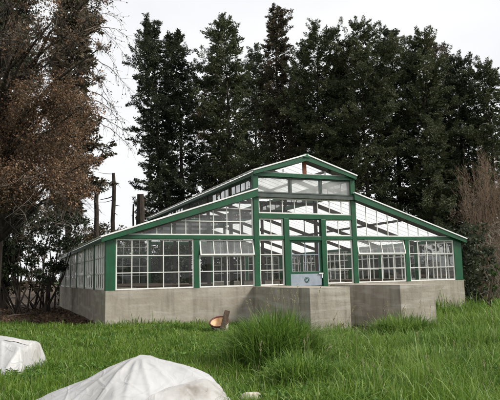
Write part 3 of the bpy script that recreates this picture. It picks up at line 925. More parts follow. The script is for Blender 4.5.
CF = [
 (162, 46, 5, [(8, 2), (22, 7), (40, 14), (60, 25), (90, 24), (115, 19), (150, 11), (175, 15), (200, 22), (228, 20)], 'conifer_b', 'narrow dark conifer at the open left end of the row, above the greenhouse roof', 1.0, 150),
 (186, 47, 21, [(21, 3), (36, 12), (60, 20), (110, 24), (160, 22), (205, 24), (245, 24)], 'conifer_b', 'dark bushy conifer second from the left end of the row', 1.0, 174),
 (230, 46, 4, [(4, 4), (14, 16), (30, 28), (80, 30), (130, 27), (180, 25), (250, 24)], 'conifer_a', 'round-shouldered conifer just left of the thin tall spire', .95, None),
 (284, 48, -10, [(-10, 4), (10, 10), (30, 13), (55, 15), (90, 22), (140, 27), (250, 28)], 'conifer_c', 'tall thin brownish conifer rising as a spire above the greenhouse ridge', .95, None),
 (326, 47, 14, [(14, 6), (24, 16), (45, 27), (70, 33), (110, 36), (160, 35), (255, 32)], 'conifer_a', 'broad flat-topped conifer just right of the thin tall spire', .95, None),
 (372, 46, 10, [(10, 7), (24, 17), (45, 28), (80, 33), (130, 35), (255, 34)], 'conifer_a', 'dense green conifer with a blunt two-horned top above the right roof slope', 1.05, None),
 (405, 49, 16, [(16, 4), (30, 14), (60, 24), (100, 29), (160, 31), (260, 32)], 'conifer_b', 'dark pointed conifer behind the right end of the greenhouse roof', .95, None),
 (436, 46, 21, [(21, 4), (34, 14), (60, 26), (100, 32), (160, 33), (262, 34)], 'conifer_a', 'broad green conifer with a pointed top above the brown bare bush', 1.0, None),
 (471, 48, 50, [(50, 5), (60, 17), (90, 25), (150, 27), (262, 28)], 'conifer_b', 'shorter dark conifer near the low right end of the row', 1.0, None),
 (501, 46, 54, [(54, 5), (70, 17), (110, 25), (170, 25), (262, 28)], 'conifer_a', 'short green conifer last in the row at the right edge', 1.0, None),
 (216, 56, 52, [(52, 4), (80, 16), (130, 22), (255, 24)], 'conifer_c', 'brownish conifer standing back in the gap between the second and third crowns', .8, None),
 (260, 56, 36, [(36, 4), (60, 15), (110, 22), (255, 25)], 'conifer_b', 'dark conifer standing back in the gap left of the thin tall spire', .85, None),
 (304, 57, 58, [(58, 4), (80, 16), (130, 24), (255, 25)], 'conifer_b', 'dark conifer standing back in the gap right of the thin tall spire', .9, None),
 (352, 57, 46, [(46, 4), (70, 15), (120, 24), (255, 26)], 'conifer_c', 'brownish conifer standing back between the two broad flat crowns', .9, None),
 (456, 57, 34, [(34, 6), (48, 20), (90, 27), (140, 27), (262, 27)], 'conifer_c', 'brownish conifer standing back behind the low right end of the row', .9, None),
]
for i, (px, dp, top, prof, mt, lb, dn, tpx) in enumerate(CF):
    conifer(px, 0, dp, top, prof, mt, lb, 100 + i, dn, .26, .165, tpx=tpx, fine=1.0 if dp < 50 else .75)

# evergreens mixed with the brown tree on the left, then two unseen shade casters
conifer(66, 0, 38, -40, [(-40, 8), (0, 24), (40, 32), (80, 30), (120, 32), (150, 38), (185, 24), (215, 16)], 'conifer_c', 'dark loose evergreen behind the rusty-leaved tree on the left', 201, .9, .25, .26, group='evergreens on the left side')
conifer(2, 0, 31, -60, [(-60, 10), (0, 26), (60, 34), (120, 38), (180, 38), (230, 30), (262, 20)], 'conifer_b', 'dark evergreen cut by the left edge, behind the rusty-leaved tree', 202, 1.3, .3, .2, group='evergreens on the left side')
conifer(-175, 0, 21, -160, [(-160, 12), (-60, 50), (40, 90), (140, 100), (240, 80), (268, 60)], 'conifer_b', 'broad evergreen added out of view, well left of the rusty-leaved tree, to shade the side wall', 203, 1.0, .3, .26, group='evergreens on the left side')  # added beyond the left frame edge to shade the greenhouse side wall
conifer(-260, 0, 15, -220, [(-220, 20), (-60, 80), (60, 130), (200, 130), (272, 90)], 'conifer_b', 'nearer broad evergreen added out of view, left of the white sack, to cast shade', 204, 1.0, .3, .28, group='evergreens on the left side')  # also added out of view, blocks sky light from the left


# --- rusty-leaved tree
def clump_leaves(c, r, n, size, rng, squash=.8):
    """leaves in a loose lump: thicker near its skin, in little bunches"""
    nb = max(4, n // 14)
    u = rng.normal(size=(nb, 3)); u /= np.linalg.norm(u, axis=1, keepdims=True)
    bc = u * (rng.random(nb) ** .45)[:, None] * r * np.array([1, 1, squash])
    idx = rng.integers(0, nb, n)
    P = np.array(c)[None] + bc[idx] + rng.normal(size=(n, 3)) * r * .11
    D = bc[idx] * .5 / r + rng.normal(size=(n, 3)) * .6 + np.array([0, 0, -.3])
    L = rng.uniform(.6, 1.3, n) * size
    return P, D, L


def twigs_into(mb, c, r, n, rng, rad=.006):
    for _ in range(n):
        d = Vector(rng.normal(size=3)).normalized()
        p = Vector(c) - d * r * .2
        pts = limb_points(p, d, r * rng.uniform(.8, 1.25), rng.uniform(-.5, .3), rng, 4, .2)
        mb.tube(pts, [rad * 1.6, rad * 1.2, rad, rad * .7, rad * .4], 3)


rng = np.random.default_rng(31)
twm = MB()
DB = 23.0
tb_ = at(-12, 300, DB); base = Vector((tb_.x, tb_.y, float(gz(tb_.x, tb_.y))))
BT = thing('brown_tree', 'large tree with withered rusty-brown leaves at the left edge', 'tree', base)
tr = MB()
fork = base + Vector((.25, 0, 4.2))
tr.tube([base - Z_ * .3, base + Vector((.0, 0, .4)), base + Vector((.1, .05, 1.6)), base + Vector((.15, 0, 3)), fork, fork + Vector((.2, .2, 2.5)), fork + Vector((.1, .1, 5.5)), fork + Vector((.4, .1, 8.5))],
        [.55, .42, .36, .33, .30, .22, .14, .05], 12)
CL = [(10, 120, 26, 1), (36, 100, 24, 1), (62, 97, 20, 1), (84, 106, 15, 1), (20, 150, 28, 1), (50, 138, 28, 1), (76, 130, 18, 1), (8, 182, 26, 1), (40, 174, 26, 1),
      (66, 168, 22, 1), (84, 186, 12, 1), (68, 196, 13, 1), (-22, 150, 32, 1), (-25, 190, 28, 1), (90, 160, 10, 1), (28, 198, 14, 1), (-55, 120, 34, 1),
      (50, 62, 20, 0), (20, 42, 22, 0), (74, 42, 18, 0), (58, 15, 20, 0), (88, 20, 13, 0), (8, 8, 22, 0), (30, 75, 20, 0), (-5, 80, 24, 0), (-30, 60, 30, 0), (78, 72, 14, 0), (35, -15, 24, 0), (95, -5, 14, 0),
      (5, 40, 22, 0), (40, 35, 20, 0), (-40, 10, 34, 0), (100, 48, 9, 0), (98, 78, 8, 0)]
k = DB / CAM_F
PB, DBv, LB, PD, DD, LD = [], [], [], [], [], []
for (cx, cy, cr, kind) in CL:
    c = at(cx, cy, DB + rng.uniform(-1.6, 1.4)); r = cr * k
    # limb from the trunk to the lump
    h0 = min(max(c.z - 2.2 - .25 * abs(cx) * k, 3.0), 11.5)
    s0 = base + Vector((.15, 0, h0))
    mid = s0.lerp(c, .55) + Vector((0, 0, .5))
    tr.tube([s0, s0.lerp(mid, .6) + Vector(rng.normal(size=3)) * .12, mid, c], [.10, .075, .05, .02], 5)
    twigs_into(twm, c, r * 1.15, 16 if kind else 46, rng, .008)
    if kind:
        n = int(2500 * (cr / 24) ** 2)
        a, b_, l_ = clump_leaves(c, r * 1.22, n, .085, rng); PB.append(a); DBv.append(b_); LB.append(l_)
        n2 = int(900 * (cr / 24) ** 2)
        a, b_, l_ = clump_leaves(c, r * 1.15, n2, .11, rng); PD.append(a); DD.append(b_); LD.append(l_)
    else:
        n = int(700 * (cr / 20) ** 2)
        a, b_, l_ = clump_leaves(c, r * 1.2, n, .095, rng); PD.append(a); DD.append(b_); LD.append(l_)
        n2 = int(160 * (cr / 24) ** 2)
        a, b_, l_ = clump_leaves(c, r, n2, .12, rng); PB.append(a); DBv.append(b_); LB.append(l_)
tr.build('trunk', 'bark', BT)
twm.build('twigs', 'grey_bark', BT)
PB, DBv, LB = map(np.concatenate, (PB, DBv, LB)); PD, DD, LD = map(np.concatenate, (PD, DD, LD))
cr_ = quads_mesh('crown', leaves(PB, DBv, LB, LB * rng.uniform(.45, .75, len(LB)), rng), 'rust', BT)
cr_['label'] = 'rusty-brown withered leaves'
c2 = quads_mesh('dull_foliage', leaves(PD, DD, LD, LD * rng.uniform(.4, .7, len(LD)), rng), 'dull_leaf', BT)
# long bare branches arching out to the right with a few last leaves
bb = MB(); lp, ld = [], []
for (x0, y0, x1, y1, sag) in ((82, 22, 118, 18, -6), (84, 30, 128, 60, -14), (80, 40, 124, 84, -16), (86, 34, 132, 40, -10), (78, 55, 116, 112, -14), (84, 60, 133, 96, -12), (88, 100, 124, 128, -8),
                              (86, 112, 134, 140, -5), (90, 118, 128, 146, -4), (80, 12, 110, 0, -4), (92, 92, 120, 118, -6), (86, 70, 110, 104, -8)):
    dd0 = DB + rng.uniform(-1, 1); pts = []
    for j in range(9):
        t = j / 8
        pts.append(at(x0 + (x1 - x0) * t + rng.normal() * .6, y0 + (y1 - y0) * t + sag * math.sin(math.pi * t) + rng.normal() * .6, dd0 + .25 * j))
    bb.tube(pts, [.026 * (1 - .86 * j / 8) for j in range(9)], 4)
    for j in range(3, 9):
        for _ in range(3):
            d = (pts[j] - pts[j - 1]).normalized() + Vector(rng.normal(size=3)) * .55 - Z_ * .3
            tw = limb_points(pts[j], d.normalized(), rng.uniform(.3, .8), -.3, rng, 3, .15)
            bb.tube(tw, [.007, .006, .004, .003], 3)
            for q in tw[1:]:
                if rng.random() < .55: lp.append(np.array(q)); ld.append(rng.normal(size=3) + np.array([0, 0, -.8]))
bo = bb.build('bare_branch', 'twig', BT); bo['label'] = 'long bare arching branches with few leaves'
lp, ld = np.array(lp), np.array(ld); ll = rng.uniform(.05, .11, len(lp))
quads_mesh('last_leaves', leaves(lp, ld, ll, ll * .6, rng), 'dull_leaf', bo)
# grey hanging twigs below the crown
hb = MB()
for i in range(70):
    p = at(rng.uniform(-10, 74), rng.uniform(165, 215), DB + rng.uniform(-1.5, .5))
    pts = limb_points(p, Vector((rng.normal() * .5, rng.normal() * .5, -1)).normalized(), rng.uniform(.9, 2.4), rng.uniform(-.2, .5), rng, 6, .2)
    hb.tube(pts, [.016, .013, .011, .009, .006, .004, .003], 3)
    for q in pts[2:6]:
        for _ in range(2):
            hb.tube(limb_points(q, Vector(rng.normal(size=3)).normalized(), rng.uniform(.25, .7), -.2, rng, 3, .2), [.006, .005, .004, .003], 3)
ho = hb.build('hanging_twigs', 'grey_bark', BT); ho['label'] = 'grey leafless twigs hanging under the crown'


def shrub(name, px, py, depth, clumps, mat, size, label, cat, seed, group=None, leaf_n=900, stems='bark', ground=True):
    rng = np.random.default_rng(seed)
    c0 = at(px, py, depth); base = Vector((c0.x, c0.y, float(gz(c0.x, c0.y))))
    T = thing(name, label, cat, base, group)
    sm = MB(); P, D, L = [], [], []
    for (x, y, r) in clumps:
        c = at(x, y, depth + rng.uniform(-.9, .9)); rr = r * depth / CAM_F
        sm.tube([base + Vector((rng.normal() * .2, rng.normal() * .2, -.1)), base.lerp(c, .5) + Vector(rng.normal(size=3)) * .25, c], [.05, .035, .012], 5)
        twigs_into(sm, c, rr, 10, rng)
        a, b_, l_ = clump_leaves(c, rr, int(leaf_n * (r / 15) ** 2), size, rng); P.append(a); D.append(b_); L.append(l_)
    P, D, L = map(np.concatenate, (P, D, L))
    zlow = gz(P[:, 0], P[:, 1]) + .03
    P[:, 2] = np.maximum(P[:, 2], zlow)
    sm.build('stems', stems, T)
    quads_mesh('foliage', leaves(P, D, L, L * rng.uniform(.4, .7, len(L)), rng), mat, T)
    return T


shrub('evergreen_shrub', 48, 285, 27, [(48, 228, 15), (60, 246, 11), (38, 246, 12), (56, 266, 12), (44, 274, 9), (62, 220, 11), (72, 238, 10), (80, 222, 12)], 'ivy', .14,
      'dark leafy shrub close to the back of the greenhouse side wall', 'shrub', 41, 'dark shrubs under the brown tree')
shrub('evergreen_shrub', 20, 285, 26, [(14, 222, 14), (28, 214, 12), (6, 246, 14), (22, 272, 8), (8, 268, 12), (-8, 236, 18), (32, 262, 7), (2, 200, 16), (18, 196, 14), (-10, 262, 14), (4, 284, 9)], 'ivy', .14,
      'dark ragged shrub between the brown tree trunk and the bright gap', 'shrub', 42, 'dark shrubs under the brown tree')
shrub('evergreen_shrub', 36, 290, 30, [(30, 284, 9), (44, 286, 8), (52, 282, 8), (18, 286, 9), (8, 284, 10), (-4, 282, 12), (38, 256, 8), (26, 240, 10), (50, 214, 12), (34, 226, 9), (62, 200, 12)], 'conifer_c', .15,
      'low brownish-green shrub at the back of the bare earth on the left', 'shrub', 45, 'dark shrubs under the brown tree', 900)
shrub('evergreen_shrub', 88, 270, 44, [(86, 236, 14), (100, 232, 12), (112, 240, 14), (74, 246, 12), (95, 250, 16), (118, 232, 8), (126, 244, 12), (140, 240, 10)], 'conifer_c', .2,
      'low dark brownish shrub below the dead trunks behind the roof edge', 'shrub', 43, 'dark shrubs under the brown tree', 1000)
shrub('evergreen_shrub', 5, 285, 60, [(-20, 268, 12), (0, 270, 9), (16, 271, 8), (34, 272, 8), (52, 270, 8), (66, 270, 7)], 'conifer_c', .25,
      'far low brownish hedge seen through the gap under the brown tree', 'hedge', 44)


# --- dead trunks beyond the roof
def dead_trunk(px, top, depth, r0, r1, stubs, label, seed, lean=0, mat='bark'):
    rng = np.random.default_rng(seed)
    c0 = at(px, 278, depth); base = Vector((c0.x, c0.y, float(gz(c0.x, c0.y))))
    T = thing('dead_tree', label, 'dead tree', base, 'dead trunks behind the greenhouse')
    tip = at(px + lean, top, depth); m_ = MB()
    pts = [base.lerp(tip, t) + Vector(rng.normal(size=3)) * .03 * (0 < t < 1) for t in np.linspace(0, 1, 9)]
    pts[0] -= Z_ * .2
    m_.tube(pts, list(np.linspace(r0, r1, 9) * rng.uniform(.88, 1.1, 9)), 9)
    m_.build('trunk', mat, T)
    sb = MB()
    for (y, dx, dy, r) in stubs:
        a = at(px + lean * .8, y, depth); b_ = at(px + lean * .8 + dx, y + dy, depth + rng.uniform(-.4, .4))
        sb.tube([a, a.lerp(b_, .5) + Vector(rng.normal(size=3)) * .06, b_], [r, r * .8, r * .4], 5)
    sb.build('branch_stub', mat, T)


dead_trunk(113.5, 173, 43, .22, .13, [(206, 6, 0, .04), (196, -14, 4, .05), (186, -8, -2, .03), (200, -17, 2, .03), (213, 4, 2, .04), (180, 7, 8, .02), (174, -16, -2, .02)], 'taller of the two thin dead trunks left of the roof, with branch stubs', 51)
dead_trunk(96, 187, 41, .24, .15, [(196, 4, -8, .05), (190, 6, -3, .04), (210, 5, 3, .04)], 'shorter thin dead trunk, cut off close to the brown tree', 52, 1)
dead_trunk(140.5, 194, 42, .36, .27, [(201, 7, 0, .07), (210, 12, 6, .06), (203, -4, -2, .05)], 'thick sawn-off dead trunk next to the leftmost conifer', 53)
dead_trunk(135.5, 204, 42, .12, .07, [(214, -3, 1, .03)], 'thin leaning dead stick beside the thick sawn-off trunk', 54, -2)

# --- right side: bare reddish bush, pale tangle, ivy bank, small young plant
def stem_bush(name, px, depth, x0, x1, top, n, mat, rad, label, seed, spread=.12, twig=3, rise=.1, wob=.05, segs=7):
    rng = np.random.default_rng(seed)
    c0 = at(px, 285, depth); base = Vector((c0.x, c0.y, float(gz(c0.x, c0.y))))
    T = thing(name, label, 'bush', base)
    m_ = MB()
    for i in range(n):
        bx = rng.uniform(x0, x1) * .55 + px * .45
        p = at(bx, 285, depth + rng.uniform(-.8, .8)); p.z = float(gz(p.x, p.y)) - .1
        tipx = rng.uniform(x0, x1); ty = top + abs(rng.normal()) * 22 + abs(tipx - px) * .5
        tp = at(tipx, ty, depth + rng.uniform(-1, 1))
        d = (tp - p); L = d.length
        pts = [p]
        for j in range(1, segs + 1):
            t = j / segs
            pts.append(p + d * t + Vector(rng.normal(size=3)) * wob * L * .25 * math.sin(math.pi * t) + Vector((0, 0, .15 * math.sin(math.pi * t))))
        m_.tube(pts, [rad * (1 - .85 * j / segs) for j in range(segs + 1)], 4)
        for j in range(2, segs + 1):
            for _ in range(twig):
                dd = ((pts[j] - pts[j - 1]).normalized() + Vector(rng.normal(size=3)) * (.35 + spread * 2)).normalized()
                m_.tube(limb_points(pts[j].lerp(pts[j - 1], rng.random()), dd, rng.uniform(.2, .75), rise, rng, 3, .12 + spread), [rad * .4, rad * .32, rad * .24, rad * .15], 3)
    m_.build('stems', mat, T)
    return T


stem_bush('bare_bush', 484, 32, 456, 520, 148, 130, 'red_stem', .016, 'tall leafless bush of upright brown stems at the right edge', 61, .05, 4, .25, .06)
stem_bush('bare_tangle', 494, 29.5, 474, 520, 214, 34, 'pale_stem', .018, 'tangled leafless shrub with pale crooked stems at the right edge', 62, .5, 4, -.2, .45)
shrub('ivy_bank', 480, 285, 38, [(466, 264, 13), (484, 266, 14), (504, 258, 16), (470, 280, 9), (484, 280, 10), (500, 278, 12), (466, 244, 12), (480, 240, 14), (498, 236, 16), (470, 226, 10), (520, 250, 20),
      (455, 240, 12), (458, 262, 12), (512, 216, 14), (446, 232, 10)], 'ivy', .16, 'dark ivy-covered bank beside the right end of the greenhouse', 'shrub', 63, None, 1300)
shrub('brown_undergrowth', 490, 285, 38, [(478, 205, 16), (494, 200, 18), (464, 214, 14), (508, 195, 18), (486, 222, 14)], 'dull_leaf', .16, 'brownish dense undergrowth behind the brown bare bush', 'shrub', 64, None, 1000)
shrub('young_shrub', 493, 292, 25.5, [(493, 276, 5), (489, 286, 4), (497, 268, 4), (496, 288, 4)], 'young_leaf', .12, 'small green leafy plant in the grass at the right edge', 'plant', 65, None, 700, 'twig')

rng = np.random.default_rng(88)
hx = rng.uniform(-6.8, 15, 70)
hb_ = Vector((4, 20.5, float(gz(4, 20.5))))
HG = thing('hedge', 'dark leafy undergrowth round the back of the greenhouse, seen through its panes', 'hedge', hb_)
hm = MB(); P, D, L = [], [], []
for i, x in enumerate(list(hx) + [None] * 34):
    y = 20.3 + rng.uniform(-1.2, 1.6); h = rng.uniform(2.4, 4.0)
    if x is None: x, y = 11.3 + rng.uniform(-.9, 1.2), rng.uniform(3.2, 20); h *= .9
    hm.tube([(x, y, -.3), (x + rng.normal() * .2, y, h * .5), (x + rng.normal() * .4, y, h * .9)], [.05, .04, .015], 5)
    for z in np.arange(.4, h, .75):
        a, b_, l_ = clump_leaves((x + rng.normal() * .3, y + rng.normal() * .3, z), .85, 330, .2, rng); P.append(a); D.append(b_); L.append(l_)
P, D, L = map(np.concatenate, (P, D, L)); P[:, 2] = np.maximum(P[:, 2], -.2); P[:, 1] = np.where((P[:, 0] < 9) & (P[:, 1] < LEN + .4), LEN + .4, P[:, 1])
hm.build('stems', 'bark', HG)
quads_mesh('foliage', leaves(P, D, L, L * rng.uniform(.4, .7, len(L)), rng), 'conifer_b', HG)

# ------------------------------------------------------------------ grass
def in_solid(x, y):
    gh = (np.abs(x) < HW + .02) & (y > -.02) & (y < LEN + .02)
    w = (np.abs(x) > B1 - .02) & (np.abs(x) < B0 + .02) & (y > -BL - .02) & (y < .1)
    return gh | w


cxy = np.array([CAM.x, CAM.y])
fdir = np.array([-math.sin(YAW), math.cos(YAW)]); rdir = np.array([math.cos(YAW), math.sin(YAW)])


def lushness(x, y):
    """taller growth on the right-hand side of the plot and along the walls"""
    a = sstep(-.6, 1.2, (x + 6.2) * .92 - (y + 11.4) * .40)
    nz_ = .5 + .25 * np.sin(x * 1.3 + .6 * y) + .25 * np.sin(1.9 * y - .7 * x + 2)
    near_wall = np.exp(-np.maximum(0, -y) / .5) * (np.abs(x) < 7.6) * (y < 0)
    pt = np.sin(2.9 * x + 1.1 * y + 1.5 * np.sin(.8 * y)) * np.sin(2.3 * y - 1.4 * x + 1.2 * np.sin(1.1 * x)) + .6 * np.sin(5.3 * x - 3.7 * y) * np.sin(4.7 * y + 2.2 * x)
    pt = np.clip(.5 + .5 * pt, 0, 1.2)
    gap = 1 - .72 * np.exp(-((x + .1) / 1.5) ** 2 - ((y + 5.6) / 1.5) ** 2)
    return gap * (.085 + .20 * a * (.4 + .8 * nz_) + .11 * pt * (.6 + .8 * a) + .03 * nz_ + (.17 + .26 * (x > 1)) * near_wall)


rng = np.random.default_rng(77)
Ps, Hs, Ws, Az, Ts = [], [], [], [], []
for d0, d1, dens, wscale in ((5.6, 9, 2000, 1.0), (9, 13, 1500, 1.15), (13, 18, 900, 1.5), (18, 25, 480, 2.0), (25, 40, 170, 3.0), (40, 70, 40, 5)):
    half = lambda d: d * .62 + 1.0
    area = (half(d0) + half(d1)) * (d1 - d0)
    nt_ = int(area * dens / 9)
    d = rng.uniform(d0, d1, nt_); s = rng.uniform(-1, 1, nt_) * (d * .62 + 1.0)
    c = cxy + fdir * d[:, None] + rdir * s[:, None]
    idx = np.repeat(np.arange(nt_), 9)
    p = c[idx] + rng.normal(size=(len(idx), 2)) * .045 * wscale ** .5
    Ps.append(p); Ws.append(rng.uniform(.004, .0085, len(idx)) * wscale)
    tall = rng.random(nt_) < .075
    tuft_h = rng.uniform(.5, 1.2, nt_) + .85 * tall
    Ts.append(tall[idx])
    Hs.append(tuft_h[idx] * rng.uniform(.55, 1.15, len(idx)))
    Az.append(rng.uniform(0, 6.283, nt_)[idx] + rng.normal(size=len(idx)) * 1.3)
Pg = np.concatenate(Ps); Hg = np.concatenate(Hs); Wg = np.concatenate(Ws); Ag = np.concatenate(Az); Tg = np.concatenate(Ts)
dm_ = dirt_mask(Pg[:, 0], Pg[:, 1])
keep = (~in_solid(Pg[:, 0], Pg[:, 1])) & (rng.random(len(Pg)) > dm_ * 1.05)
Pg, Hg, Wg, Ag, Tg = Pg[keep], Hg[keep], Wg[keep], Ag[keep], Tg[keep]
lu = lushness(Pg[:, 0], Pg[:, 1])
Hg = Hg * lu
P3_ = np.column_stack([Pg, gz(Pg[:, 0], Pg[:, 1]) - .01])
ta = blades_mesh('grass_tufts', blades(P3_[Tg], Hg[Tg], Wg[Tg] * 1.7, rng, 1.0, Ag[Tg]), 'grass_tall')
tag(ta, 'taller pale green tufts standing through the lawn', 'grass', kind='stuff')
Tn = ~Tg
gr = blades_mesh('grass', blades(P3_[Tn], Hg[Tn], (Wg * (1 + lu))[Tn], rng, .75, Ag[Tn]), 'grass')
tag(gr, 'lush green grass covering the plot in front of the greenhouse', 'grass', kind='stuff')
# dry stalks sprinkled through the lawn
ns = 4500
d = rng.uniform(6.5, 22, ns); s = rng.uniform(-1, 1, ns) * (d * .55)
c = cxy + fdir * d[:, None] + rdir * s[:, None]
kp = (~in_solid(c[:, 0], c[:, 1])) & (dirt_mask(c[:, 0], c[:, 1]) < .3)
c = c[kp]
dr = blades_mesh('dry_grass', blades(np.column_stack([c, gz(c[:, 0], c[:, 1])]), lushness(c[:, 0], c[:, 1]) * rng.uniform(.8, 1.6, len(c)), rng.uniform(.003, .006, len(c)), rng, .7), 'straw')
tag(dr, 'pale dry stalks sprinkled through the green grass', 'grass', kind='stuff')


def clump(px, py, w, dpt, h, n, label, seed, seeds=0, mat='grass_tall'):
    """one big clump of tall grass standing over the lawn"""
    rng = np.random.default_rng(seed)
    c = on_ground(px, py)
    T = thing('grass_clump', label, 'grass clump', c, 'tall grass clumps')
    a = rng.normal(size=(n, 2)) * .5
    off = a[:, :1] * rdir * w + a[:, 1:] * fdir * dpt
    ok = ~in_solid(c.x + off[:, 0], c.y + off[:, 1])
    off, a = off[ok], a[ok]; n = len(off)
    x, y = c.x + off[:, 0], c.y + off[:, 1]
    rr = np.linalg.norm(a, axis=1)
    H = h * (1.15 - .40 * np.clip(rr, 0, 1.9)) * rng.uniform(.45, 1.12, n)
    az = np.arctan2(off[:, 1], off[:, 0]) + rng.normal(size=n) * 1.1
    blades_mesh('leaf_blades', blades(np.column_stack([x, y, gz(x, y) - .01]), H, rng.uniform(.010, .021, n), rng, 1.1, az), mat, T)
    if seeds:
        m_ = MB(); sd, sdd, sl = [], [], []
        for i in range(seeds):
            q = rng.normal(size=2) * .45; o2 = q[0] * rdir * w + q[1] * fdir * dpt
            if in_solid(np.array([c.x + o2[0]]), np.array([c.y + o2[1]]))[0]: continue
            p = Vector((c.x + o2[0], c.y + o2[1], float(gz(c.x + o2[0], c.y + o2[1]))))
            pts = limb_points(p, Vector((rng.normal() * .18, rng.normal() * .18, 1)).normalized(), h * rng.uniform(1.0, 1.45), -.12, rng, 5, .06)
            m_.tube(pts, [.003, .0028, .0025, .002, .0018, .0012], 3)
            for j in range(16):
                sd.append(np.array(pts[4].lerp(pts[5], rng.random()))); sdd.append(np.array((pts[5] - pts[4]).normalized()) + rng.normal(size=3) * .4); sl.append(rng.uniform(.02, .045))
        if not sd: return T
        so_ = m_.build('seed_stems', 'straw', T)
        sd, sdd, sl = np.array(sd), np.array(sdd), np.array(sl)
        quads_mesh('seed_heads', leaves(sd, sdd, sl, sl * .4, rng), 'straw', so_)
    return T


clump(278, 365, .66, .90, 1.0, 5600, 'big tall grass clump with pale seed heads in front of the left block wall', 81, 14)
clump(305, 384, .5, .55, .5, 1300, 'lower thick grass clump at the foot of the biggest clump', 82, 4)
clump(404, 336, .9, .6, .72, 2000, 'grass clump with dry stalks at the corner of the right block wall', 83, 14)
clump(472, 352, 1.5, 1.0, .66, 3200, 'thick dark grass clump near the right edge of the plot', 84, 6)
clump(438, 374, .9, .6, .52, 2000, 'arching grass clump in the right foreground', 85, 4)
clump(338, 340, .3, .25, .34, 380, 'thin grass clump with dry stalks at the foot of the left block wall', 86, 12)
clump(180, 330, .7, .3, .30, 700, 'dark grass clump against the middle of the long concrete base', 87, 0)
clump(245, 322, .35, .35, .42, 500, 'grass clump in the corner between concrete base and left block wall', 88, 8)
clump(455, 390, .9, .5, .36, 1500, 'low grass clump at the bottom edge on the right', 89, 2)
clump(372, 392, .9, .5, .30, 1500, 'low spreading grass clump at the bottom edge near the middle', 90, 3)

# broad-leaved weeds low in the turf
nw_ = 2600
d = rng.uniform(6.3, 20, nw_); s = rng.uniform(-1, 1, nw_) * (d * .56)
c = cxy + fdir * d[:, None] + rdir * s[:, None]
ptc = np.sin(1.7 * c[:, 0] + .9 * c[:, 1]) + np.sin(1.3 * c[:, 1] - .6 * c[:, 0] + 1)
kp = (~in_solid(c[:, 0], c[:, 1])) & (dirt_mask(c[:, 0], c[:, 1]) < .3) & (ptc > .3)
c = c[kp]; idx = np.repeat(np.arange(len(c)), 9); c = c[idx] + rng.normal(size=(len(idx), 2)) * .02
hgt = lushness(c[:, 0], c[:, 1]) * rng.uniform(.35, .95, len(c))
P = np.column_stack([c, gz(c[:, 0], c[:, 1]) + hgt * .7])
a_ = rng.uniform(0, 6.283, len(c)); D = np.column_stack([np.cos(a_), np.sin(a_), rng.uniform(-.15, .7, len(c))])
L = rng.uniform(.035, .085, len(c))
wo_ = quads_mesh('weeds', leaves(P, D, L, L * rng.uniform(.4, .7, len(L)), rng), 'weed')
tag(wo_, 'broad-leaved weeds growing low among the green grass', 'weeds', kind='stuff')

# leaf litter on the bare earth to the left, loose plants
nl = 9000
x = rng.uniform(-17, -7.5, nl); y = rng.uniform(0, 14, nl)
kp = dirt_mask(x, y) > rng.uniform(.2, .9, nl); x, y = x[kp], y[kp]
P = np.column_stack([x, y, gz(x, y) + rng.uniform(.01, .05, len(x))])
D = rng.normal(size=(len(x), 3)) * np.array([1, 1, .35]); L = rng.uniform(.06, .15, len(x))
li = quads_mesh('leaf_litter', leaves(P, D, L, L * .6, rng), 'litter')
tag(li, 'brown fallen leaves on the bare earth left of the greenhouse', 'leaf litter', kind='stuff')


def fallen(pxa, pya, pxb, pyb, r, label, seed, mat='log'):
    rng = np.random.default_rng(seed)
    a, b_ = on_ground(pxa, pya), on_ground(pxb, pyb)
    T = thing('fallen_branch', label, 'branch', a.lerp(b_, .5), 'fallen branches on the earth')
    pts = []
    for t in np.linspace(0, 1, 8):
        p = a.lerp(b_, t); p.z = float(gz(p.x, p.y)) + r * .8; pts.append(p + Vector((rng.normal() * .04, rng.normal() * .04, abs(rng.normal()) * .03)))
    m_ = MB().tube(pts, [r * (1.1 - .7 * j / 7) for j in range(8)], 7)
    for j in (2, 4, 5, 6):
        m_.tube(limb_points(pts[j], Vector((rng.normal(), rng.normal(), .35)).normalized(), rng.uniform(.3, .9), -.2, rng, 3, .15), [r * .35, r * .28, r * .2, r * .1], 4)
    m_.build('wood', mat, T, smooth=True)


fallen(-6, 308.5, 50, 304, .07, 'long pale fallen pole lying on the bare earth on the left', 71)
fallen(-4, 300, 30, 297, .06, 'short fallen branch behind the long pale pole', 72, 'grey_bark')
fallen(8, 318, 44, 313, .04, 'thin dark fallen branch in front of the long pale pole', 73, 'twig')

# ------------------------------------------------------------------ white sheets in the foreground
R3 = Vector((rdir[0], rdir[1], 0)); F3 = Vector((fdir[0], fdir[1], 0))


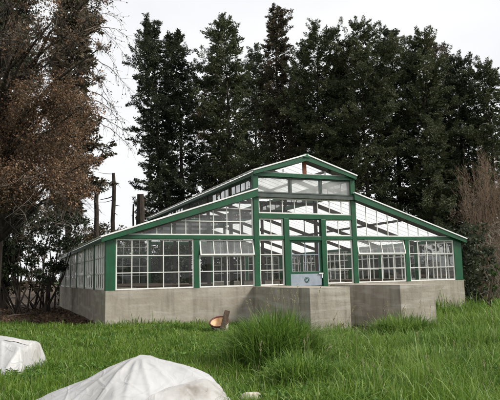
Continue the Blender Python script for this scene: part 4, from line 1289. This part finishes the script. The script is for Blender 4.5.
def heap(name, c, u0, u1, w0, w1, planes, label, cat, seed, sag=.05, crumple=.03, step=.022):
    """sheet pulled over a lump: flat falling facets with sharp ridges between them, each facet sagging a little and crumpled"""
    T = thing(name, label, cat, c)
    step = .017; us = np.arange(u0, u1, step); ws_ = np.arange(w0, w1, step)
    nu, nv = len(us), len(ws_)
    pl = [(math.cos(math.radians(t)), math.sin(math.radians(t)), sl_, h_) for t, sl_, h_ in planes]
    H = np.empty((nv, nu))
    for j, v in enumerate(ws_):
        for i, u in enumerate(us):
            q = Vector((u, v, seed))
            uu = u + .05 * noise.noise(q * 2.3); vv = v + .05 * noise.noise(q * 2.3 + Vector((9, 0, 0)))
            zsv = sorted(h_ - sl_ * (cx_ * uu + sy_ * vv) for cx_, sy_, sl_, h_ in pl)
            z = zsv[0]; gap = zsv[1] - zsv[0]
            z -= sag * min(1, gap / .22) * (1.1 - min(1, gap / .9))
            n1 = noise.noise(q * 1.7 + Vector((0, 5, 0))); n2 = noise.noise(q * 3.9 + Vector((2, 5, 0))); n3 = noise.noise(q * 8.5 + Vector((7, 1, 0)))
            z += crumple * ((1 - min(1, abs(n1) * 3.2)) ** 1.5 * 1.1 + (1 - min(1, abs(n2) * 3)) ** 1.6 * .6 + (1 - min(1, abs(n3) * 3)) * .18 - .55)
            for sc_v, am in ((1.6, .010), (3.4, .006)):
                dv, _ = noise.voronoi(Vector((u * sc_v, v * sc_v, seed)) + Vector((n1, n2, 0)) * .35)
                z += am * (min(1, (dv[1] - dv[0]) * 1.6) - .4)
            th = math.atan2(v - .05, u); rad = math.hypot(u, v - .05)
            for th0, am in ((3.0, .025), (2.75, .012), (-1.95, .035), (-2.4, .028), (-1.55, .03), (-1.2, .034), (-.75, .024), (-.25, .02), (.3, .01), (-2.8, .026)):
                dd = abs((th - th0 + math.pi) % (2 * math.pi) - math.pi) * rad
                z += am * max(0, 1 - dd / .05) * min(1, rad * 3) * max(0, 1 - rad / 1.6)
            H[j, i] = z
    m_ = MB(); pts = {}
    for j, v in enumerate(ws_):
        for i, u in enumerate(us):
            p = c + R3 * u + F3 * v
            pts[j, i] = Vector((p.x, p.y, float(gz(p.x, p.y)) + max(H[j, i], -.05)))
            m_.v.append(tuple(pts[j, i]))
    for j in range(nv - 1):
        for i in range(nu - 1):
            if max(H[j, i], H[j + 1, i], H[j, i + 1], H[j + 1, i + 1]) < -.045: continue
            m_.f.append((j * nu + i, j * nu + i + 1, (j + 1) * nu + i + 1, (j + 1) * nu + i))
    m_.build('sheet', 'sheet', T, smooth=True)
    pick = lambda u, v: pts[min(nv - 1, max(0, int(round((v - w0) / step)))), min(nu - 1, max(0, int(round((u - u0) / step))))]
    return T, pick


def flap(T, pick, rows_uv, lift, mat, name, label, seed, nw=26):
    """a turned-over part of the sheet lying on the lump, a little above it"""
    m_ = MB(); nr = 9
    R_ = len(rows_uv) - 1
    for j in range(nr + 1):
        f = j / nr * R_; k_ = min(R_ - 1, int(f)); f -= k_
        A, B = rows_uv[k_], rows_uv[k_ + 1]
        u0, v0, u1, v1, bu = [A[q] + (B[q] - A[q]) * f for q in range(5)]
        for i in range(nw + 1):
            t = i / nw
            u = u0 + (u1 - u0) * t; v = v0 + (v1 - v0) * t + .05 * math.sin(3.1 * t + j * .3) * math.sin(math.pi * t)
            n_ = noise.noise(Vector((u * 3.5, v * 3.5, seed)))
            m_.v.append(tuple(pick(u, v) + Z_ * (lift + bu * math.sin(math.pi * t) + .012 * (1 - min(1, abs(n_) * 3)))))
    n = nw + 1
    for j in range(nr):
        for i in range(nw):
            m_.f.append((j * n + i, j * n + i + 1, (j + 1) * n + i + 1, (j + 1) * n + i))
    o = m_.build(name, mat, T, smooth=True)
    s_ = o.modifiers.new('thick', 'SOLIDIFY'); s_.thickness = .008
    s2 = o.modifiers.new('smooth', 'SUBSURF'); s2.levels = 1; s2.render_levels = 1
    o['label'] = label
    return o


c = at(138, 300, 7.0); c = Vector((c.x, c.y, float(gz(c.x, c.y))))
T1, pk1 = heap('white_sheet', c, -1.75, 1.45, -1.0, 1.0,
               [(182, .40, .56), (150, .50, .60), (215, .50, .60), (2, .22, .565), (-8, .55, .74), (12, 1.1, 1.22), (92, .75, .60), (60, .62, .62), (-95, .42, .575), (-60, .50, .60), (-130, .62, .66), (-80, .9, .92)],
               'large crumpled white plastic sheet heaped in the grass at the bottom edge', 'plastic sheet', 3.3, .035, .004)
flap(T1, pk1, [(.14, -.86, .98, -.16, .03), (.22, -.88, 1.03, -.24, .075), (.32, -.92, 1.08, -.36, .05), (.50, -.97, 1.12, -.55, .0)], .018, 'sheet_dirty', 'turned_flap', 'earth-stained turned-over flap', 5)
c = at(3, 300, 9.95); c = Vector((c.x, c.y, float(gz(c.x, c.y))))
T2, pk2 = heap('white_sack', c, -1.3, 1.0, -.95, .95,
               [(0, 4.0, 2.40), (180, -.2, .50), (4, .32, .76), (-92, 1.15, .86), (-80, .28, .55), (92, 1.1, .95), (45, 2.2, 1.85), (180, .9, 1.3), (-120, .45, .60), (-45, 2.4, 1.9)],
               'white plastic sack lying in the grass at the left edge', 'sack', 1.7, .03, .006)
flap(T2, pk2, [(.05, -.05, .60, .02, .0), (.06, .06, .61, .10, .05), (.12, .20, .60, .22, .045), (.24, .40, .56, .40, .0)], .008, 'sheet_dirty', 'turned_flap', 'brown-stained rolled flap', 6)

# ------------------------------------------------------------------ tub with a board, stones, scraps
tp = on_ground(220, 333)
tub = thing('round_tub', 'tilted round tub with cream inside and dark red rim in the grass', 'tub', tp)
R_o, R_i, Ht = .27, .25, .26
tilt = Matrix.Translation(tp + Vector((0, 0, .19))) @ Matrix.Rotation(YAW, 4, 'Z') @ Matrix.Rotation(math.radians(27), 4, 'X') @ Matrix.Rotation(math.radians(-6), 4, 'Y')


def lathe_part(prof, name, mat, parent):
    m_ = MB().lathe(prof, 40); m_.v = [tuple(tilt @ Vector(p)) for p in m_.v]
    return m_.build(name, mat, parent, smooth=True)


lathe_part([(0, -.1), (R_o * .8, -.1), (R_o * .86, -.08), (R_o, .13), (R_o, .14)], 'body', 'tub_out', tub)
lathe_part([(R_i, .138), (R_i * .84, -.06), (R_i * .78, -.075), (0, -.078)], 'inside', 'tub_in', tub)
lathe_part([(R_i - .004, .137), (R_i - .002, .165), (R_o + .012, .165), (R_o + .016, .145), (R_o + .002, .118)], 'rim', 'tub_rim', tub)
# board standing in it
pa = at(222.6, 329, 15.75); pb = at(227.4, 310.5, 16.0)
bd = MB().bar(pa, pb, .155, .03, tuple(-Vector((fdir[0], fdir[1], 0))))
bo_ = bd.build('board', 'plank', bevel=.004)
tag(bo_, 'dark brown board standing upright in the tilted round tub', 'board')


def rock(px, py, r, mat, name, label, cat, seed, sq=.55):
    c = on_ground(px, py)
    m_ = MB(); n, mrow = 14, 8
    for j in range(mrow + 1):
        for i in range(n):
            th, ph = 2 * math.pi * i / n, math.pi * j / mrow
            d = Vector((math.sin(ph) * math.cos(th), math.sin(ph) * math.sin(th), math.cos(ph)))
            rr = r * (1 + .35 * noise.noise(d * 1.6 + Vector((seed, 0, 0))))
            m_.v.append((c.x + d.x * rr * 1.3, c.y + d.y * rr, c.z + .03 + max(-.02, d.z * rr * sq + .3 * r)))
    for j in range(mrow):
        for i in range(n):
            i2 = (i + 1) % n
            m_.f.append((j * n + i, j * n + i2, (j + 1) * n + i2, (j + 1) * n + i))
    o = m_.build(name, mat, None, smooth=True)
    tag(o, label, cat)


rock(251, 402, .10, 'stone', 'stone', 'pale flat stone in the grass at the bottom edge right of the white sheet', 'stone', 2.0, .6)
c = on_ground(341, 356)
sc_ = MB(); n = 7
for j in range(n):
    for i in range(n):
        u, v = (i / (n - 1) - .5) * .34, (j / (n - 1) - .5) * .2
        p = c + R3 * u + F3 * v
        sc_.v.append((p.x, p.y, float(gz(p.x, p.y)) + .13 + .05 * noise.noise(Vector((u * 9, v * 9, 4))) + .2 * v))
for j in range(n - 1):
    for i in range(n - 1):
        sc_.f.append((j * n + i, j * n + i + 1, (j + 1) * n + i + 1, (j + 1) * n + i))
so2 = sc_.build('scrap', 'paper', None, smooth=True)
so2.modifiers.new('thick', 'SOLIDIFY').thickness = .004
tag(so2, 'small white plastic scrap on the grass before the door way', 'scrap')
